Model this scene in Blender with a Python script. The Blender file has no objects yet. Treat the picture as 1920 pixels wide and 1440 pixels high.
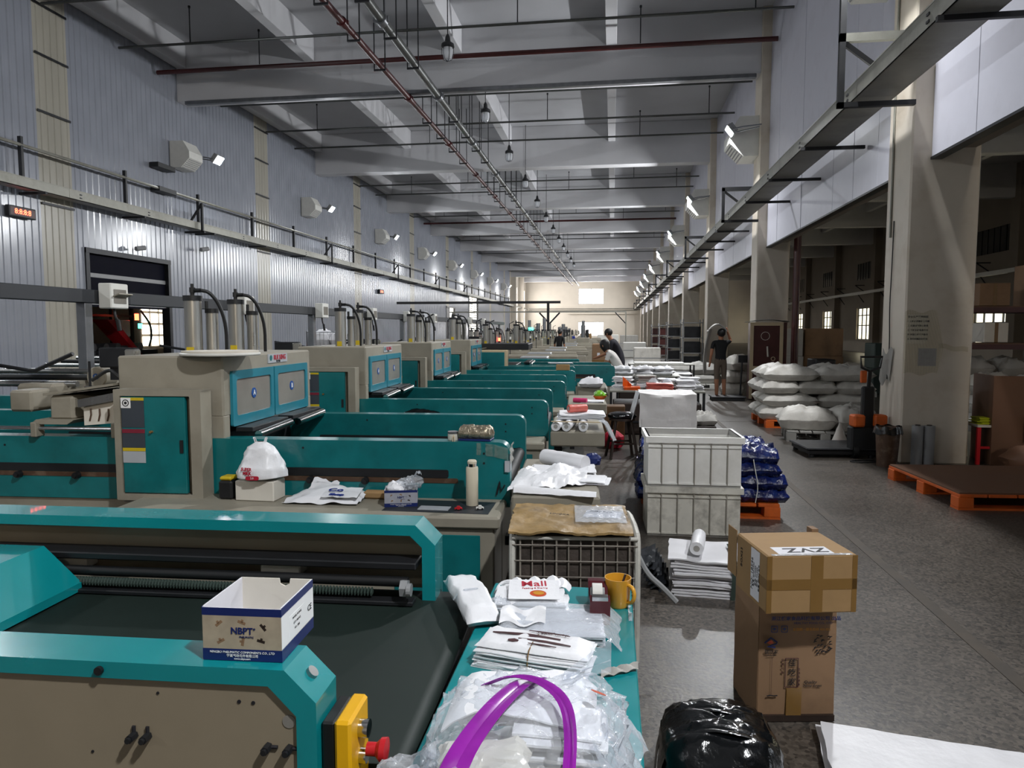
import bpy, math, random
from mathutils import Vector, Matrix, noise

# ------------------------------------------------------------------ camera, world, exposure
SC = bpy.context.scene
COL = SC.collection
F_PX, VPX, VPY, CAMH = 1330.0, 1148.0, 620.0, 1.68
_p = math.atan((720 - VPY) / F_PX)
_s = math.atan((VPX - 960) / math.hypot(F_PX, 720 - VPY))
_fw = Vector((-math.sin(_s) * math.cos(_p), math.cos(_s) * math.cos(_p), -math.sin(_p)))
_rt = Vector((math.cos(_s), math.sin(_s), 0))
_up = _rt.cross(_fw)
cd = bpy.data.cameras.new('camera')
cd.sensor_width = 36.0
cd.lens = F_PX / 1920 * 36.0
cd.clip_start, cd.clip_end = 0.05, 400
cam = bpy.data.objects.new('camera', cd)
COL.objects.link(cam)
cam.matrix_world = Matrix(((_rt.x, _up.x, -_fw.x, 0), (_rt.y, _up.y, -_fw.y, 0), (_rt.z, _up.z, -_fw.z, CAMH), (0, 0, 0, 1)))
SC.camera = cam

w = bpy.data.worlds.new('overcast_sky')
SC.world = w
w.use_nodes = True
w.node_tree.nodes['Background'].inputs[0].default_value = (0.86, 0.93, 1.0, 1)
w.node_tree.nodes['Background'].inputs[1].default_value = 1.2

vs = SC.view_settings
vs.view_transform = 'Standard'
vs.look = 'None'
vs.gamma = 1.0
vs.use_curve_mapping = False
vs.exposure = 1.34
try:
    SC.cycles.use_denoising = True
    SC.cycles.max_bounces = 5
    SC.cycles.diffuse_bounces = 2
    SC.cycles.glossy_bounces = 2
    SC.cycles.transmission_bounces = 3
    SC.cycles.transparent_max_bounces = 10
    SC.cycles.adaptive_threshold = 0.1
    SC.cycles.sample_clamp_indirect = 4.0
except Exception:
    pass

LAMP_STRENGTH = 260.0      # floodlights on the corrugated wall
ROW_STRENGTH = 850.0       # floodlights on the pillar row
END_WINDOW = 5.0           # daylight in the end wall and the windows added beside it
SIDE_WINDOW = 0.9          # daylight in the store's windows

# ------------------------------------------------------------------ helpers
random.seed(7)
R = math.radians
def hx(h):
    h = h.lstrip('#')
    def l(v):
        v /= 255.0
        return v / 12.92 if v <= 0.04045 else ((v + 0.055) / 1.055) ** 2.4
    return tuple(l(int(h[i:i + 2], 16)) for i in (0, 2, 4))

MATS = {}
def mat(name, col, rough=0.5, metal=0.0, var=0.12, scale=6.0, bump=0.0, bscale=30.0, coat=0.0, emit=0.0, ecol=None,
        dirt=None, dscale=3.0, damt=0.5, stretch=None, trans=0.0, alpha=1.0, rvar=0.08, spec=None):
    m = bpy.data.materials.new(name)
    m.use_nodes = True
    nt = m.node_tree
    b = nt.nodes['Principled BSDF']
    if isinstance(col, str): col = hx(col)
    tc = nt.nodes.new('ShaderNodeTexCoord')
    vec = tc.outputs['Object']
    if stretch:
        mp = nt.nodes.new('ShaderNodeMapping')
        mp.inputs['Scale'].default_value = stretch
        nt.links.new(vec, mp.inputs[0]); vec = mp.outputs[0]
    nz = nt.nodes.new('ShaderNodeTexNoise')
    nz.inputs['Scale'].default_value = scale
    nz.inputs['Detail'].default_value = 4
    nt.links.new(vec, nz.inputs['Vector'])
    rp = nt.nodes.new('ShaderNodeValToRGB')
    rp.color_ramp.elements[0].position = 0.3
    rp.color_ramp.elements[1].position = 0.7
    rp.color_ramp.elements[0].color = tuple(max(0, c * (1 - var)) for c in col) + (1,)
    rp.color_ramp.elements[1].color = tuple(min(1, c * (1 + var)) for c in col) + (1,)
    nt.links.new(nz.outputs[0], rp.inputs[0])
    out = rp.outputs[0]
    if dirt is not None:
        if isinstance(dirt, str): dirt = hx(dirt)
        n2 = nt.nodes.new('ShaderNodeTexNoise')
        n2.inputs['Scale'].default_value = dscale
        n2.inputs['Detail'].default_value = 8
        n2.inputs['Roughness'].default_value = 0.65
        nt.links.new(vec, n2.inputs['Vector'])
        r2 = nt.nodes.new('ShaderNodeValToRGB')
        r2.color_ramp.elements[0].position = 0.5
        r2.color_ramp.elements[1].position = 0.72
        r2.color_ramp.elements[0].color = (0, 0, 0, 1)
        r2.color_ramp.elements[1].color = (damt, damt, damt, 1)
        nt.links.new(n2.outputs[0], r2.inputs[0])
        mx = nt.nodes.new('ShaderNodeMix')
        mx.data_type = 'RGBA'
        nt.links.new(r2.outputs[0], mx.inputs[0])
        nt.links.new(out, mx.inputs[6])
        mx.inputs[7].default_value = dirt + (1,)
        out = mx.outputs[2]
    nt.links.new(out, b.inputs['Base Color'])
    b.inputs['Metallic'].default_value = metal
    mr = nt.nodes.new('ShaderNodeMapRange')
    mr.inputs['To Min'].default_value = max(0.02, rough - rvar)
    mr.inputs['To Max'].default_value = min(1, rough + rvar)
    nt.links.new(nz.outputs[0], mr.inputs[0])
    nt.links.new(mr.outputs[0], b.inputs['Roughness'])
    if spec is not None: b.inputs['Specular IOR Level'].default_value = spec
    if coat: b.inputs['Coat Weight'].default_value = coat
    if trans: b.inputs['Transmission Weight'].default_value = trans
    if alpha < 1: b.inputs['Alpha'].default_value = alpha
    if bump:
        bn = nt.nodes.new('ShaderNodeTexNoise')
        bn.inputs['Scale'].default_value = bscale
        bn.inputs['Detail'].default_value = 6
        nt.links.new(vec, bn.inputs['Vector'])
        bp = nt.nodes.new('ShaderNodeBump')
        bp.inputs['Strength'].default_value = bump
        bp.inputs['Distance'].default_value = 0.02
        nt.links.new(bn.outputs[0], bp.inputs['Height'])
        nt.links.new(bp.outputs[0], b.inputs['Normal'])
    if emit:
        b.inputs['Emission Color'].default_value = tuple(ecol or col) + (1,)
        b.inputs['Emission Strength'].default_value = emit
    MATS[name] = m
    return m

def film_mat(name, tint=(0.95, 0.97, 1.0), clear=0.75, rough=0.12, bump=0.0, bscale=20):
    m = bpy.data.materials.new(name)
    m.use_nodes = True
    nt = m.node_tree
    for n in list(nt.nodes): nt.nodes.remove(n)
    o = nt.nodes.new('ShaderNodeOutputMaterial')
    t = nt.nodes.new('ShaderNodeBsdfTransparent')
    t.inputs[0].default_value = tint + (1,)
    g = nt.nodes.new('ShaderNodeBsdfPrincipled')
    g.inputs['Base Color'].default_value = tuple(c * .8 for c in tint) + (1,)
    g.inputs['Specular IOR Level'].default_value = 1.0
    tc = nt.nodes.new('ShaderNodeTexCoord')
    nz = nt.nodes.new('ShaderNodeTexNoise')
    nz.inputs['Scale'].default_value = bscale
    nz.inputs['Detail'].default_value = 4
    nt.links.new(tc.outputs['Object'], nz.inputs['Vector'])
    mr = nt.nodes.new('ShaderNodeMapRange')
    mr.inputs['To Min'].default_value = rough * 0.6
    mr.inputs['To Max'].default_value = rough * 1.6
    nt.links.new(nz.outputs[0], mr.inputs[0])
    nt.links.new(mr.outputs[0], g.inputs['Roughness'])
    if bump:
        bp = nt.nodes.new('ShaderNodeBump')
        bp.inputs['Strength'].default_value = bump
        bp.inputs['Distance'].default_value = 0.02
        nt.links.new(nz.outputs[0], bp.inputs['Height'])
        nt.links.new(bp.outputs[0], g.inputs['Normal'])
    fr = nt.nodes.new('ShaderNodeLayerWeight')
    fr.inputs['Blend'].default_value = 0.35
    mr2 = nt.nodes.new('ShaderNodeMapRange')
    mr2.inputs['To Min'].default_value = 1 - clear
    mr2.inputs['To Max'].default_value = 0.5
    nt.links.new(fr.outputs['Facing'], mr2.inputs[0])
    mx = nt.nodes.new('ShaderNodeMixShader')
    nt.links.new(mr2.outputs[0], mx.inputs[0])
    nt.links.new(t.outputs[0], mx.inputs[1])
    nt.links.new(g.outputs[0], mx.inputs[2])
    nt.links.new(mx.outputs[0], o.inputs[0])
    MATS[name] = m
    return m

class MB:
    """collects shapes into one mesh"""
    def __init__(s): s.v, s.f, s.mi = [], [], []
    def add(s, v, f, mi=0, M=None):
        o = len(s.v)
        s.v += [tuple(M @ Vector(p)) for p in v] if M is not None else [tuple(p) for p in v]
        for q in f: s.f.append(tuple(i + o for i in q)); s.mi.append(mi)
        return s
    def box(s, a, b, ch=0.0, mi=0, M=None):
        x0, y0, z0 = (min(a[i], b[i]) for i in range(3)); x1, y1, z1 = (max(a[i], b[i]) for i in range(3))
        c = min(ch, (x1 - x0) * .49, (y1 - y0) * .49, (z1 - z0) * .49)
        if c <= 0:
            v = [(x0,y0,z0),(x1,y0,z0),(x1,y1,z0),(x0,y1,z0),(x0,y0,z1),(x1,y0,z1),(x1,y1,z1),(x0,y1,z1)]
            f = [(0,3,2,1),(4,5,6,7),(0,1,5,4),(1,2,6,5),(2,3,7,6),(3,0,4,7)]
            return s.add(v, f, mi, M)
        X, Y, Z = (x0, x1), (y0, y1), (z0, z1)
        sg = (1, -1)
        v, idx = [], {}
        for i in (0, 1):
            for j in (0, 1):
                for k in (0, 1):
                    for ax in range(3):
                        p = [X[i] + sg[i]*c, Y[j] + sg[j]*c, Z[k] + sg[k]*c]
                        p[ax] = (X, Y, Z)[ax][(i, j, k)[ax]]
                        idx[i, j, k, ax] = len(v); v.append(p)
        f = []
        for i in (0, 1):
            q = [idx[i,0,0,0], idx[i,1,0,0], idx[i,1,1,0], idx[i,0,1,0]]; f.append(q if i else q[::-1])
            q = [idx[0,i,0,1], idx[0,i,1,1], idx[1,i,1,1], idx[1,i,0,1]]; f.append(q if i else q[::-1])
            q = [idx[0,0,i,2], idx[1,0,i,2], idx[1,1,i,2], idx[0,1,i,2]]; f.append(q if i else q[::-1])
        for j in (0, 1):
            for k in (0, 1):
                q = [idx[0,j,k,1], idx[1,j,k,1], idx[1,j,k,2], idx[0,j,k,2]]; f.append(q if j == k else q[::-1])
                q = [idx[j,0,k,0], idx[j,0,k,2], idx[j,1,k,2], idx[j,1,k,0]]; f.append(q if j == k else q[::-1])
                q = [idx[j,k,0,0], idx[j,k,1,0], idx[j,k,1,1], idx[j,k,0,1]]; f.append(q if j == k else q[::-1])
                for i in (0, 1):
                    pass
        for i in (0, 1):
            for j in (0, 1):
                for k in (0, 1):
                    q = [idx[i,j,k,0], idx[i,j,k,1], idx[i,j,k,2]]
                    f.append(q if (i + j + k) % 2 else q[::-1])
        return s.add(v, f, mi, M)
    def cyl(s, p0, p1, r, n=16, r1=None, mi=0, caps=True):
        p0, p1 = Vector(p0), Vector(p1)
        d = (p1 - p0).normalized()
        a = d.orthogonal().normalized(); b = d.cross(a)
        r1 = r if r1 is None else r1
        v = []
        for i in range(n):
            t = 2 * math.pi * i / n
            e = a * math.cos(t) + b * math.sin(t)
            v.append(p0 + e * r); v.append(p1 + e * r1)
        f = [(2*i, 2*((i+1) % n), 2*((i+1) % n)+1, 2*i+1) for i in range(n)]
        if caps: f += [tuple(2*i for i in range(n))[::-1], tuple(2*i+1 for i in range(n))]
        return s.add(v, f, mi)
    def tube(s, pts, r, n=8, mi=0, caps=True, smooth=0):
        pts = [Vector(p) for p in pts]
        for _ in range(smooth):
            q = [pts[0]]
            for i in range(len(pts) - 1):
                q += [pts[i] * .75 + pts[i+1] * .25, pts[i] * .25 + pts[i+1] * .75]
            pts = q + [pts[-1]]
        v, a = [], None
        rr = r if isinstance(r, (list, tuple)) else None
        for k, p in enumerate(pts):
            d = (pts[min(k+1, len(pts)-1)] - pts[max(k-1, 0)]).normalized()
            a = d.orthogonal() if a is None else a - d * a.dot(d)
            if a.length < 1e-6: a = d.orthogonal()
            a = a.normalized(); b = d.cross(a)
            rad = r if rr is None else rr[min(int(k * len(rr) / len(pts)), len(rr)-1)]
            for i in range(n):
                t = 2 * math.pi * i / n
                v.append(p + (a * math.cos(t) + b * math.sin(t)) * rad)
        m = len(pts)
        f = [(k*n+i, k*n+(i+1) % n, (k+1)*n+(i+1) % n, (k+1)*n+i) for k in range(m-1) for i in range(n)]
        if caps: f += [tuple(range(n))[::-1], tuple((m-1)*n+i for i in range(n))]
        return s.add(v, f, mi)
    def lathe(s, prof, c=(0, 0, 0), n=24, mi=0, M=None):
        v = []
        for (r, z) in prof:
            for i in range(n):
                t = 2 * math.pi * i / n
                v.append((c[0] + r * math.cos(t), c[1] + r * math.sin(t), c[2] + z))
        m = len(prof)
        f = [(k*n+i, k*n+(i+1) % n, (k+1)*n+(i+1) % n, (k+1)*n+i) for k in range(m-1) for i in range(n)]
        f += [tuple(range(n))[::-1], tuple((m-1)*n+i for i in range(n))]
        return s.add(v, f, mi, M)
    def prism(s, poly, axis, a, b, mi=0, M=None):
        """poly: 2D points; axis 0: (y,z) along x, 1: (x,z) along y, 2: (x,y) along z"""
        def P(q, t): return {0: (t, q[0], q[1]), 1: (q[0], t, q[1]), 2: (q[0], q[1], t)}[axis]
        n = len(poly)
        v = [P(q, a) for q in poly] + [P(q, b) for q in poly]
        ar = sum(poly[i][0]*poly[(i+1) % n][1] - poly[(i+1) % n][0]*poly[i][1] for i in range(n))
        fl = (ar > 0) != (axis == 1)
        f = [(i, (i+1) % n, n+(i+1) % n, n+i) for i in range(n)] + [tuple(range(n))[::-1], tuple(range(n, 2*n))]
        if (b < a) == fl: f = [q[::-1] for q in f]
        return s.add(v, f, mi, M)
    def ring(s, outer, inner, axis, a, b, mi=0):
        """frame: outline minus inner outline (same count), extruded a..b"""
        def P(q, t): return {0: (t, q[0], q[1]), 1: (q[0], t, q[1]), 2: (q[0], q[1], t)}[axis]
        n = len(outer)
        v = [P(q, a) for q in outer] + [P(q, a) for q in inner] + [P(q, b) for q in outer] + [P(q, b) for q in inner]
        f = []
        for i in range(n):
            j = (i+1) % n
            f += [(i, j, n+j, n+i), (2*n+j, 2*n+i, 3*n+i, 3*n+j), (j, i, 2*n+i, 2*n+j), (n+i, n+j, 3*n+j, 3*n+i)]
        return s.add(v, f, mi)
    def grid(s, fn, nu, nv, mi=0, wrap_u=False):
        v = [fn(i / (nu if wrap_u else nu - 1), j / (nv - 1)) for j in range(nv) for i in range(nu)]
        f = []
        for j in range(nv - 1):
            for i in range(nu if wrap_u else nu - 1):
                f.append((j*nu+i, j*nu+(i+1) % nu, (j+1)*nu+(i+1) % nu, (j+1)*nu+i))
        return s.add(v, f, mi)
    def mesh(s, name, mats, smooth=False):
        me = bpy.data.meshes.new(name)
        me.from_pydata(s.v, [], s.f)
        for m in (mats if isinstance(mats, (list, tuple)) else [mats]):
            me.materials.append(MATS[m] if isinstance(m, str) else m)
        if any(s.mi): me.polygons.foreach_set('material_index', s.mi)
        if smooth:
            me.polygons.foreach_set('use_smooth', [True] * len(me.polygons))
            if smooth != 'all':
                try: me.set_sharp_from_angle(angle=R(38))
                except Exception: pass
        me.update()
        return me
    def obj(s, name, mats, parent=None, smooth=False, loc=None, rot=None):
        return link(name, s.mesh(name, mats, smooth), parent, loc, rot)

def lit_slab(a, b, face, lit, body='white_plastic', M=None):
    """thin slab of which one face gives light (2: -y, 3: +x, 5: -x)"""
    m = MB().box(a, b, M=M)
    m.mi[face] = 1
    return m.mesh('lit_slab', [body, lit])

def link(name, me, parent=None, loc=None, rot=None):
    o = bpy.data.objects.new(name, me)
    COL.objects.link(o)
    if parent is not None: o.parent = parent
    if loc is not None: o.location = loc
    if rot is not None: o.rotation_euler = rot
    return o
def tag(o, label, cat, group=None, kind=None):
    o['label'] = label
    if cat: o['category'] = cat
    if group: o['group'] = group
    if kind: o['kind'] = kind
    return o
def thing(name, label, cat, loc=(0, 0, 0), rz=0.0, group=None, kind=None):
    o = link(name, None, None, loc, (0, 0, rz))
    o.empty_display_size = 0.1
    return tag(o, label, cat, group, kind)
def structure(o, label, cat=None):
    o['kind'] = 'structure'; o['label'] = label
    o['category'] = cat or o.name.split('.')[0].split('_')[0]
    return o
def kids(o): return [c for c in bpy.data.objects if c.parent == o]
def dup(root, loc=None, rz=None, label=None, group=None, skip=()):
    r = root.copy(); COL.objects.link(r)
    if loc is not None: r.location = loc
    if rz is not None: r.rotation_euler = (0, 0, rz)
    if label: r['label'] = label
    if group: r['group'] = group
    for ch in root.children:
        if ch.name.split('.')[0] in skip: continue
        c = ch.copy(); COL.objects.link(c); c.parent = r
        for g in ch.children:
            d = g.copy(); COL.objects.link(d); d.parent = c
    return r

TXT = {}
def text(s, size, m, parent, loc, rot, name='lettering', ext=0.0006, align='CENTER', sx=1.0, shear=0.0, bold=0.0):
    key = (s, size, align, ext, sx, shear, bold, m)
    if key not in TXT:
        cu = bpy.data.curves.new('lettering', 'FONT')
        cu.body = s; cu.size = size; cu.extrude = ext; cu.align_x = align; cu.align_y = 'CENTER'; cu.resolution_u = 2
        cu.shear = shear; cu.offset = bold
        t = bpy.data.objects.new('lettering', cu)
        COL.objects.link(t)
        me = bpy.data.meshes.new_from_object(t)
        bpy.data.objects.remove(t)
        me.materials.clear(); me.materials.append(MATS[m])
        if sx != 1.0: me.transform(Matrix.Diagonal((sx, 1, 1, 1)))
        TXT[key] = me
    return link(name, TXT[key], parent, loc, rot)
FRONT = (R(90), 0, 0)            # reads from -y
RIGHT = (R(90), 0, R(90))        # reads from +x
LEFTF = (R(90), 0, R(-90))
ORD = ['first', 'second', 'third', 'fourth', 'fifth', 'sixth', 'seventh', 'eighth', 'ninth', 'tenth', 'eleventh', 'twelfth']

def nz(x, y, z, k=1.0): return noise.noise(Vector((x * k, y * k, z * k)))

def pillow(wd, dp, h, seed=0, n=16, wr=0.015, p=3.0, ears=0.06, q=0.5, bottom=0.8):
    """stuffed sack lying flat, base at z=0"""
    m = MB()
    def side(sgn):
        def fn(a, b):
            u, v = 2*a - 1, 2*b - 1
            t = ((1 - abs(u) ** p) * (1 - abs(v) ** p)) ** q if abs(u) < 1 and abs(v) < 1 else 0.0
            x = u * wd / 2 * (1 - ears * (1 - abs(v) ** 2)); y = v * dp / 2 * (1 - ears * (1 - abs(u) ** 2))
            z = h * 0.42 + (h * 0.58 * t if sgn > 0 else -h * 0.42 * min(1, t * (1 + bottom)))
            k = 1.0 if sgn > 0 else 0.3
            w1 = nz(x + seed * 3.7, y - seed, z * .7 + seed, 5 / max(wd, dp)) * wr * 1.6 + nz(x - seed, y + seed * 1.3, z + seed, 16 / max(wd, dp)) * wr
            return (x + w1 * .6, y + w1 * .6 * nz(y, x, seed, 4), max(0.0, z + w1 * k * (0.3 + t)))
        return fn
    m.grid(side(1), n, n)
    o = len(m.f)
    m.grid(side(-1), n, n)
    m.f[o:] = [q_[::-1] for q_ in m.f[o:]]
    return m

def layers(wd, dp, h, n, seed=0, jit=0.02, wave=0.01, nu=9, nv=5, gap=0.15):
    """a pile of n folded sheets / bags"""
    m = MB(); rnd = random.Random(seed)
    th = h / n
    for k in range(n):
        dx, dy = rnd.uniform(-jit, jit), rnd.uniform(-jit, jit)
        sw, sd = wd * (1 - rnd.uniform(0, jit * 1.5)), dp * (1 - rnd.uniform(0, jit * 1.5))
        an = rnd.uniform(-1, 1) * jit * 1.2
        def top(a, b, dz):
            u, v = (a - .5) * sw, (b - .5) * sd
            x = u * math.cos(an) - v * math.sin(an) + dx; y = u * math.sin(an) + v * math.cos(an) + dy
            wv = nz(x * 6, y * 6, k * .35 + seed) * wave
            ed = max(abs(a - .5), abs(b - .5)) * 2
            return (x + nz(y * 14, k + seed, 0) * jit * .5 * (ed > .95), y + nz(x * 14, k, seed) * jit * .5 * (ed > .95),
                    max(0.0, k * th + dz * (1 - gap) + wv * (k / n) - (ed > .95) * dz * .25))
        o = len(m.v)
        for j in range(nv):
            for i in range(nu): m.v.append(top(i/(nu-1), j/(nv-1), th))
        for j in range(nv):
            for i in range(nu): m.v.append(top(i/(nu-1), j/(nv-1), 0))
        N = nu * nv
        for j in range(nv-1):
            for i in range(nu-1):
                m.f.append((o+j*nu+i, o+j*nu+i+1, o+(j+1)*nu+i+1, o+(j+1)*nu+i)); m.mi.append(0)
                m.f.append((o+N+j*nu+i, o+N+(j+1)*nu+i, o+N+(j+1)*nu+i+1, o+N+j*nu+i+1)); m.mi.append(0)
        per = [i for i in range(nu)] + [(j*nu+nu-1) for j in range(1, nv)] + [((nv-1)*nu+i) for i in range(nu-2, -1, -1)] + [j*nu for j in range(nv-2, 0, -1)]
        for i in range(len(per)):
            a, b = per[i], per[(i+1) % len(per)]
            m.f.append((o+a, o+N+a, o+N+b, o+b)); m.mi.append(0)
    return m

def blob(rx, ry, rz, seed=0, n=28, wr=0.1, k=3.0, p=1.0, flat=0.0, c=(0, 0, 0), ridge=0.0, mb=None):
    """crumpled closed lump, base at z=0 when flat>0"""
    m = mb or MB()
    def fn(a, b):
        th, ph = 2 * math.pi * a, math.pi * (b - .5)
        def sp(v): return math.copysign(abs(v) ** p, v)
        d = Vector((sp(math.cos(ph)) * sp(math.cos(th)), sp(math.cos(ph)) * sp(math.sin(th)), sp(math.sin(ph))))
        w1 = noise.noise(d * k + Vector((seed, seed * 2.1, 0))) * wr
        if ridge: w1 += (abs(noise.noise(d * k * 2.7 + Vector((seed, 0, seed)))) - .25) * ridge
        d = d * (1 + w1)
        z = d.z * rz
        if flat: z = max(z, -rz * (1 - flat))
        return (c[0] + d.x * rx, c[1] + d.y * ry, c[2] + z + (rz * (1 - flat) if flat else 0))
    return m.grid(fn, n, n // 2 + 1, wrap_u=True)

def cloth(fn, nu, nv, th=0.002, mb=None, mi=0):
    """thin double-sided sheet from fn(a,b)"""
    m = mb or MB()
    P = [[Vector(fn(i/(nu-1), j/(nv-1))) for i in range(nu)] for j in range(nv)]
    o = len(m.v)
    for sgn in (.5, -.5):
        for j in range(nv):
            for i in range(nu):
                du = P[j][min(i+1, nu-1)] - P[j][max(i-1, 0)]; dv = P[min(j+1, nv-1)][i] - P[max(j-1, 0)][i]
                nn = du.cross(dv)
                nn = nn.normalized() if nn.length > 1e-9 else Vector((0, 0, 1))
                m.v.append(tuple(P[j][i] + nn * th * sgn))
    N = nu * nv
    for j in range(nv-1):
        for i in range(nu-1):
            m.f.append((o+j*nu+i, o+j*nu+i+1, o+(j+1)*nu+i+1, o+(j+1)*nu+i)); m.mi.append(mi)
            m.f.append((o+N+j*nu+i, o+N+(j+1)*nu+i, o+N+(j+1)*nu+i+1, o+N+j*nu+i+1)); m.mi.append(mi)
    per = [i for i in range(nu)] + [(j*nu+nu-1) for j in range(1, nv)] + [((nv-1)*nu+i) for i in range(nu-2, -1, -1)] + [j*nu for j in range(nv-2, 0, -1)]
    for i in range(len(per)):
        a, b = per[i], per[(i+1) % len(per)]
        m.f.append((o+a, o+N+a, o+N+b, o+b)); m.mi.append(mi)
    return m

def rrect(x0, y0, x1, y1, r, n=4):
    out = []
    for (cx, cy, a0) in ((x1-r, y0+r, -90), (x1-r, y1-r, 0), (x0+r, y1-r, 90), (x0+r, y0+r, 180)):
        for i in range(n + 1):
            a = R(a0 + 90 * i / n)
            out.append((cx + r * math.cos(a), cy + r * math.sin(a)))
    return out
# ------------------------------------------------------------------ materials
mat('teal', '#0f6d70', 0.32, var=0.10, dirt='#0b3d40', dscale=2.5, damt=0.45, coat=0.25)
mat('teal_new', '#0c8489', 0.25, var=0.05, coat=0.35)
mat('teal_glass_frame', '#237a8c', 0.35, var=0.08)
mat('beige', '#928c7e', 0.5, var=0.06, dirt='#6f685a', dscale=2.2, damt=0.5)
mat('beige_panel', '#8b7f6b', 0.45, var=0.05)
mat('corrugated', '#8e929c', 0.2, var=0.05, scale=1.2, spec=0.8)
mat('translucent_sheet', '#a8a498', 0.22, var=0.14, scale=1.0, stretch=(1, 1, 0.25), dirt='#6d675a', dscale=0.8, damt=0.5)
mat('ceiling_paint', '#c0c1c5', 0.55, var=0.06, scale=0.8)
mat('beam_paint', '#d3d3d6', 0.45, var=0.05, scale=0.8)
mat('white_panel', '#c9c9d4', 0.42, var=0.04, scale=1.0, dirt='#a5a3ab', dscale=1.0, damt=0.4)
mat('cream_paint', '#d0c6b7', 0.5, var=0.05, scale=1.5, dirt='#a8957c', dscale=1.3, damt=0.5)
mat('cream_wall', '#cfc6b8', 0.7, var=0.05, scale=0.7)
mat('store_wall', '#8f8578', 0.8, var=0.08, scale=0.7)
mat('rail_grey', '#26292e', 0.5, var=0.1)
mat('tray_grey', '#8e8d84', 0.45, metal=0.3, var=0.1, dirt='#5a584e', dscale=2, damt=0.5)
mat('black_steel', '#16171a', 0.5, var=0.2)
mat('dark_steel', '#2a2b2e', 0.4, metal=0.5, var=0.2)
mat('steel', '#9c9c9b', 0.28, metal=0.9, var=0.1)
mat('chrome', '#d0d0d0', 0.12, metal=1.0, var=0.03, rvar=0.03)
mat('brushed', '#b4b2ac', 0.3, metal=0.85, var=0.1, stretch=(1, 1, 0.15), scale=20)
mat('galvanised', '#84868a', 0.35, metal=0.8, var=0.15)
mat('red_pipe', '#411516', 0.35, var=0.15)
mat('pipe_grey', '#4f514f', 0.35, metal=0.5, var=0.15)
mat('white_plastic', '#d9d8d2', 0.4, var=0.04)
mat('grey_plastic', '#8f9091', 0.45, var=0.06)
mat('dirty_white', '#c9c6bd', 0.45, var=0.08, dirt='#4b443b', dscale=6, damt=0.55)
mat('crate_white', '#eae8e3', 0.42, var=0.04, dirt='#b5b0a5', dscale=2.5, damt=0.4)
mat('crate_dirty', '#d4d0c5', 0.5, var=0.1, dirt='#4a4239', dscale=5, damt=0.6)
mat('rubber', '#0d0e10', 0.55, var=0.2)
mat('belt', '#0e1d18', 0.62, var=0.15, scale=3)
mat('belt_black', '#0f1011', 0.6, var=0.15)
mat('yellow', '#e8ad0c', 0.4, var=0.06)
mat('red', '#c01f28', 0.35, var=0.08)
mat('red_print', '#b01530', 0.6, var=0.1)
mat('maroon_print', '#3c1218', 0.5, var=0.3, scale=30)
mat('navy', '#10225e', 0.45, var=0.08)
mat('blue_print', '#1a2f86', 0.55, var=0.1)
mat('blue_badge', '#1c4f96', 0.4, var=0.05)
mat('ink', '#17151a', 0.7, var=0.1)
mat('print_white', '#ececec', 0.6, var=0.03)
mat('paper', '#dcdbe0', 0.75, var=0.04)
mat('box_print', '#a99b86', 0.55, var=0.14, scale=25)
mat('box_print_grey', '#9c9da6', 0.55, var=0.08, scale=25)
mat('cardboard', '#9a7a51', 0.8, var=0.06, scale=4, dirt='#6f5636', dscale=3, damt=0.3)
mat('cardboard_dark', '#8a6c50', 0.8, var=0.06, scale=4, dirt='#5c4634', dscale=3, damt=0.4)
mat('cardboard_worn', '#9c8053', 0.5, var=0.18, scale=9, dirt='#3f3020', dscale=5, damt=0.75, bump=0.5, bscale=14)
mat('parcel_tape', '#7d5e33', 0.25, var=0.06)
mat('thermos_cream', '#d9cfb8', 0.4, var=0.02)
mat('mug_yellow', '#dca032', 0.3, var=0.04, coat=0.4)
mat('tape_maroon', '#4a0e18', 0.22, var=0.08, coat=0.3)
mat('white_bag', '#ededf0', 0.4, var=0.03, bump=0.25, bscale=18)
mat('white_bag_soft', '#e4e3e6', 0.45, var=0.05, bump=0.3, bscale=10)
mat('white_cloth', '#e0dddb', 0.8, var=0.05, bump=0.2, bscale=8)
mat('sack_white', '#cdc9c1', 0.5, var=0.1, scale=4, bump=0.35, bscale=12, dirt='#8e887d', dscale=3, damt=0.5)
mat('sack_grey', '#a3a09a', 0.55, var=0.1, scale=4, bump=0.35, bscale=12)
mat('foam', '#d8d2c6', 0.7, var=0.05)
mat('purple_tape', '#8a1f97', 0.25, var=0.14, scale=14)
mat('blue_film', '#101c52', 0.18, var=0.6, scale=7, bump=0.9, bscale=16, dirt='#2f4f9c', dscale=9, damt=0.5)
mat('black_film', '#0c0e10', 0.16, var=0.4, scale=6, bump=0.6, bscale=9)
mat('foil', '#a59a86', 0.2, metal=0.7, var=0.3, scale=25, bump=0.6, bscale=30)
mat('orange', '#d2601d', 0.5, var=0.08, dirt='#7c3a18', dscale=5, damt=0.5)
mat('orange_bag', '#e2601c', 0.35, var=0.1, bump=0.3, bscale=14)
mat('salmon', '#d2665a', 0.4, var=0.16, bump=0.3, bscale=14)
mat('brown_board', '#6b4a35', 0.6, var=0.08, scale=2)
mat('blue_rack', '#24367c', 0.45, var=0.08)
mat('wood_dark', '#2e221c', 0.5, var=0.15, stretch=(1, 1, 0.2), scale=20)
mat('wood_brown', '#5a3f22', 0.6, var=0.2, stretch=(0.2, 1, 1), scale=20)
mat('maroon_wood', '#4a2422', 0.4, var=0.15)
mat('cream_frame', '#c9b594', 0.5, var=0.05)
mat('bin_brown', '#4d3728', 0.45, var=0.15, dirt='#8c7a66', dscale=9, damt=0.5)
mat('plexi', '#85817a', 0.18, var=0.14, scale=3, spec=0.6)
mat('glass_dark', '#0b0c10', 0.1, var=0.1)
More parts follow.
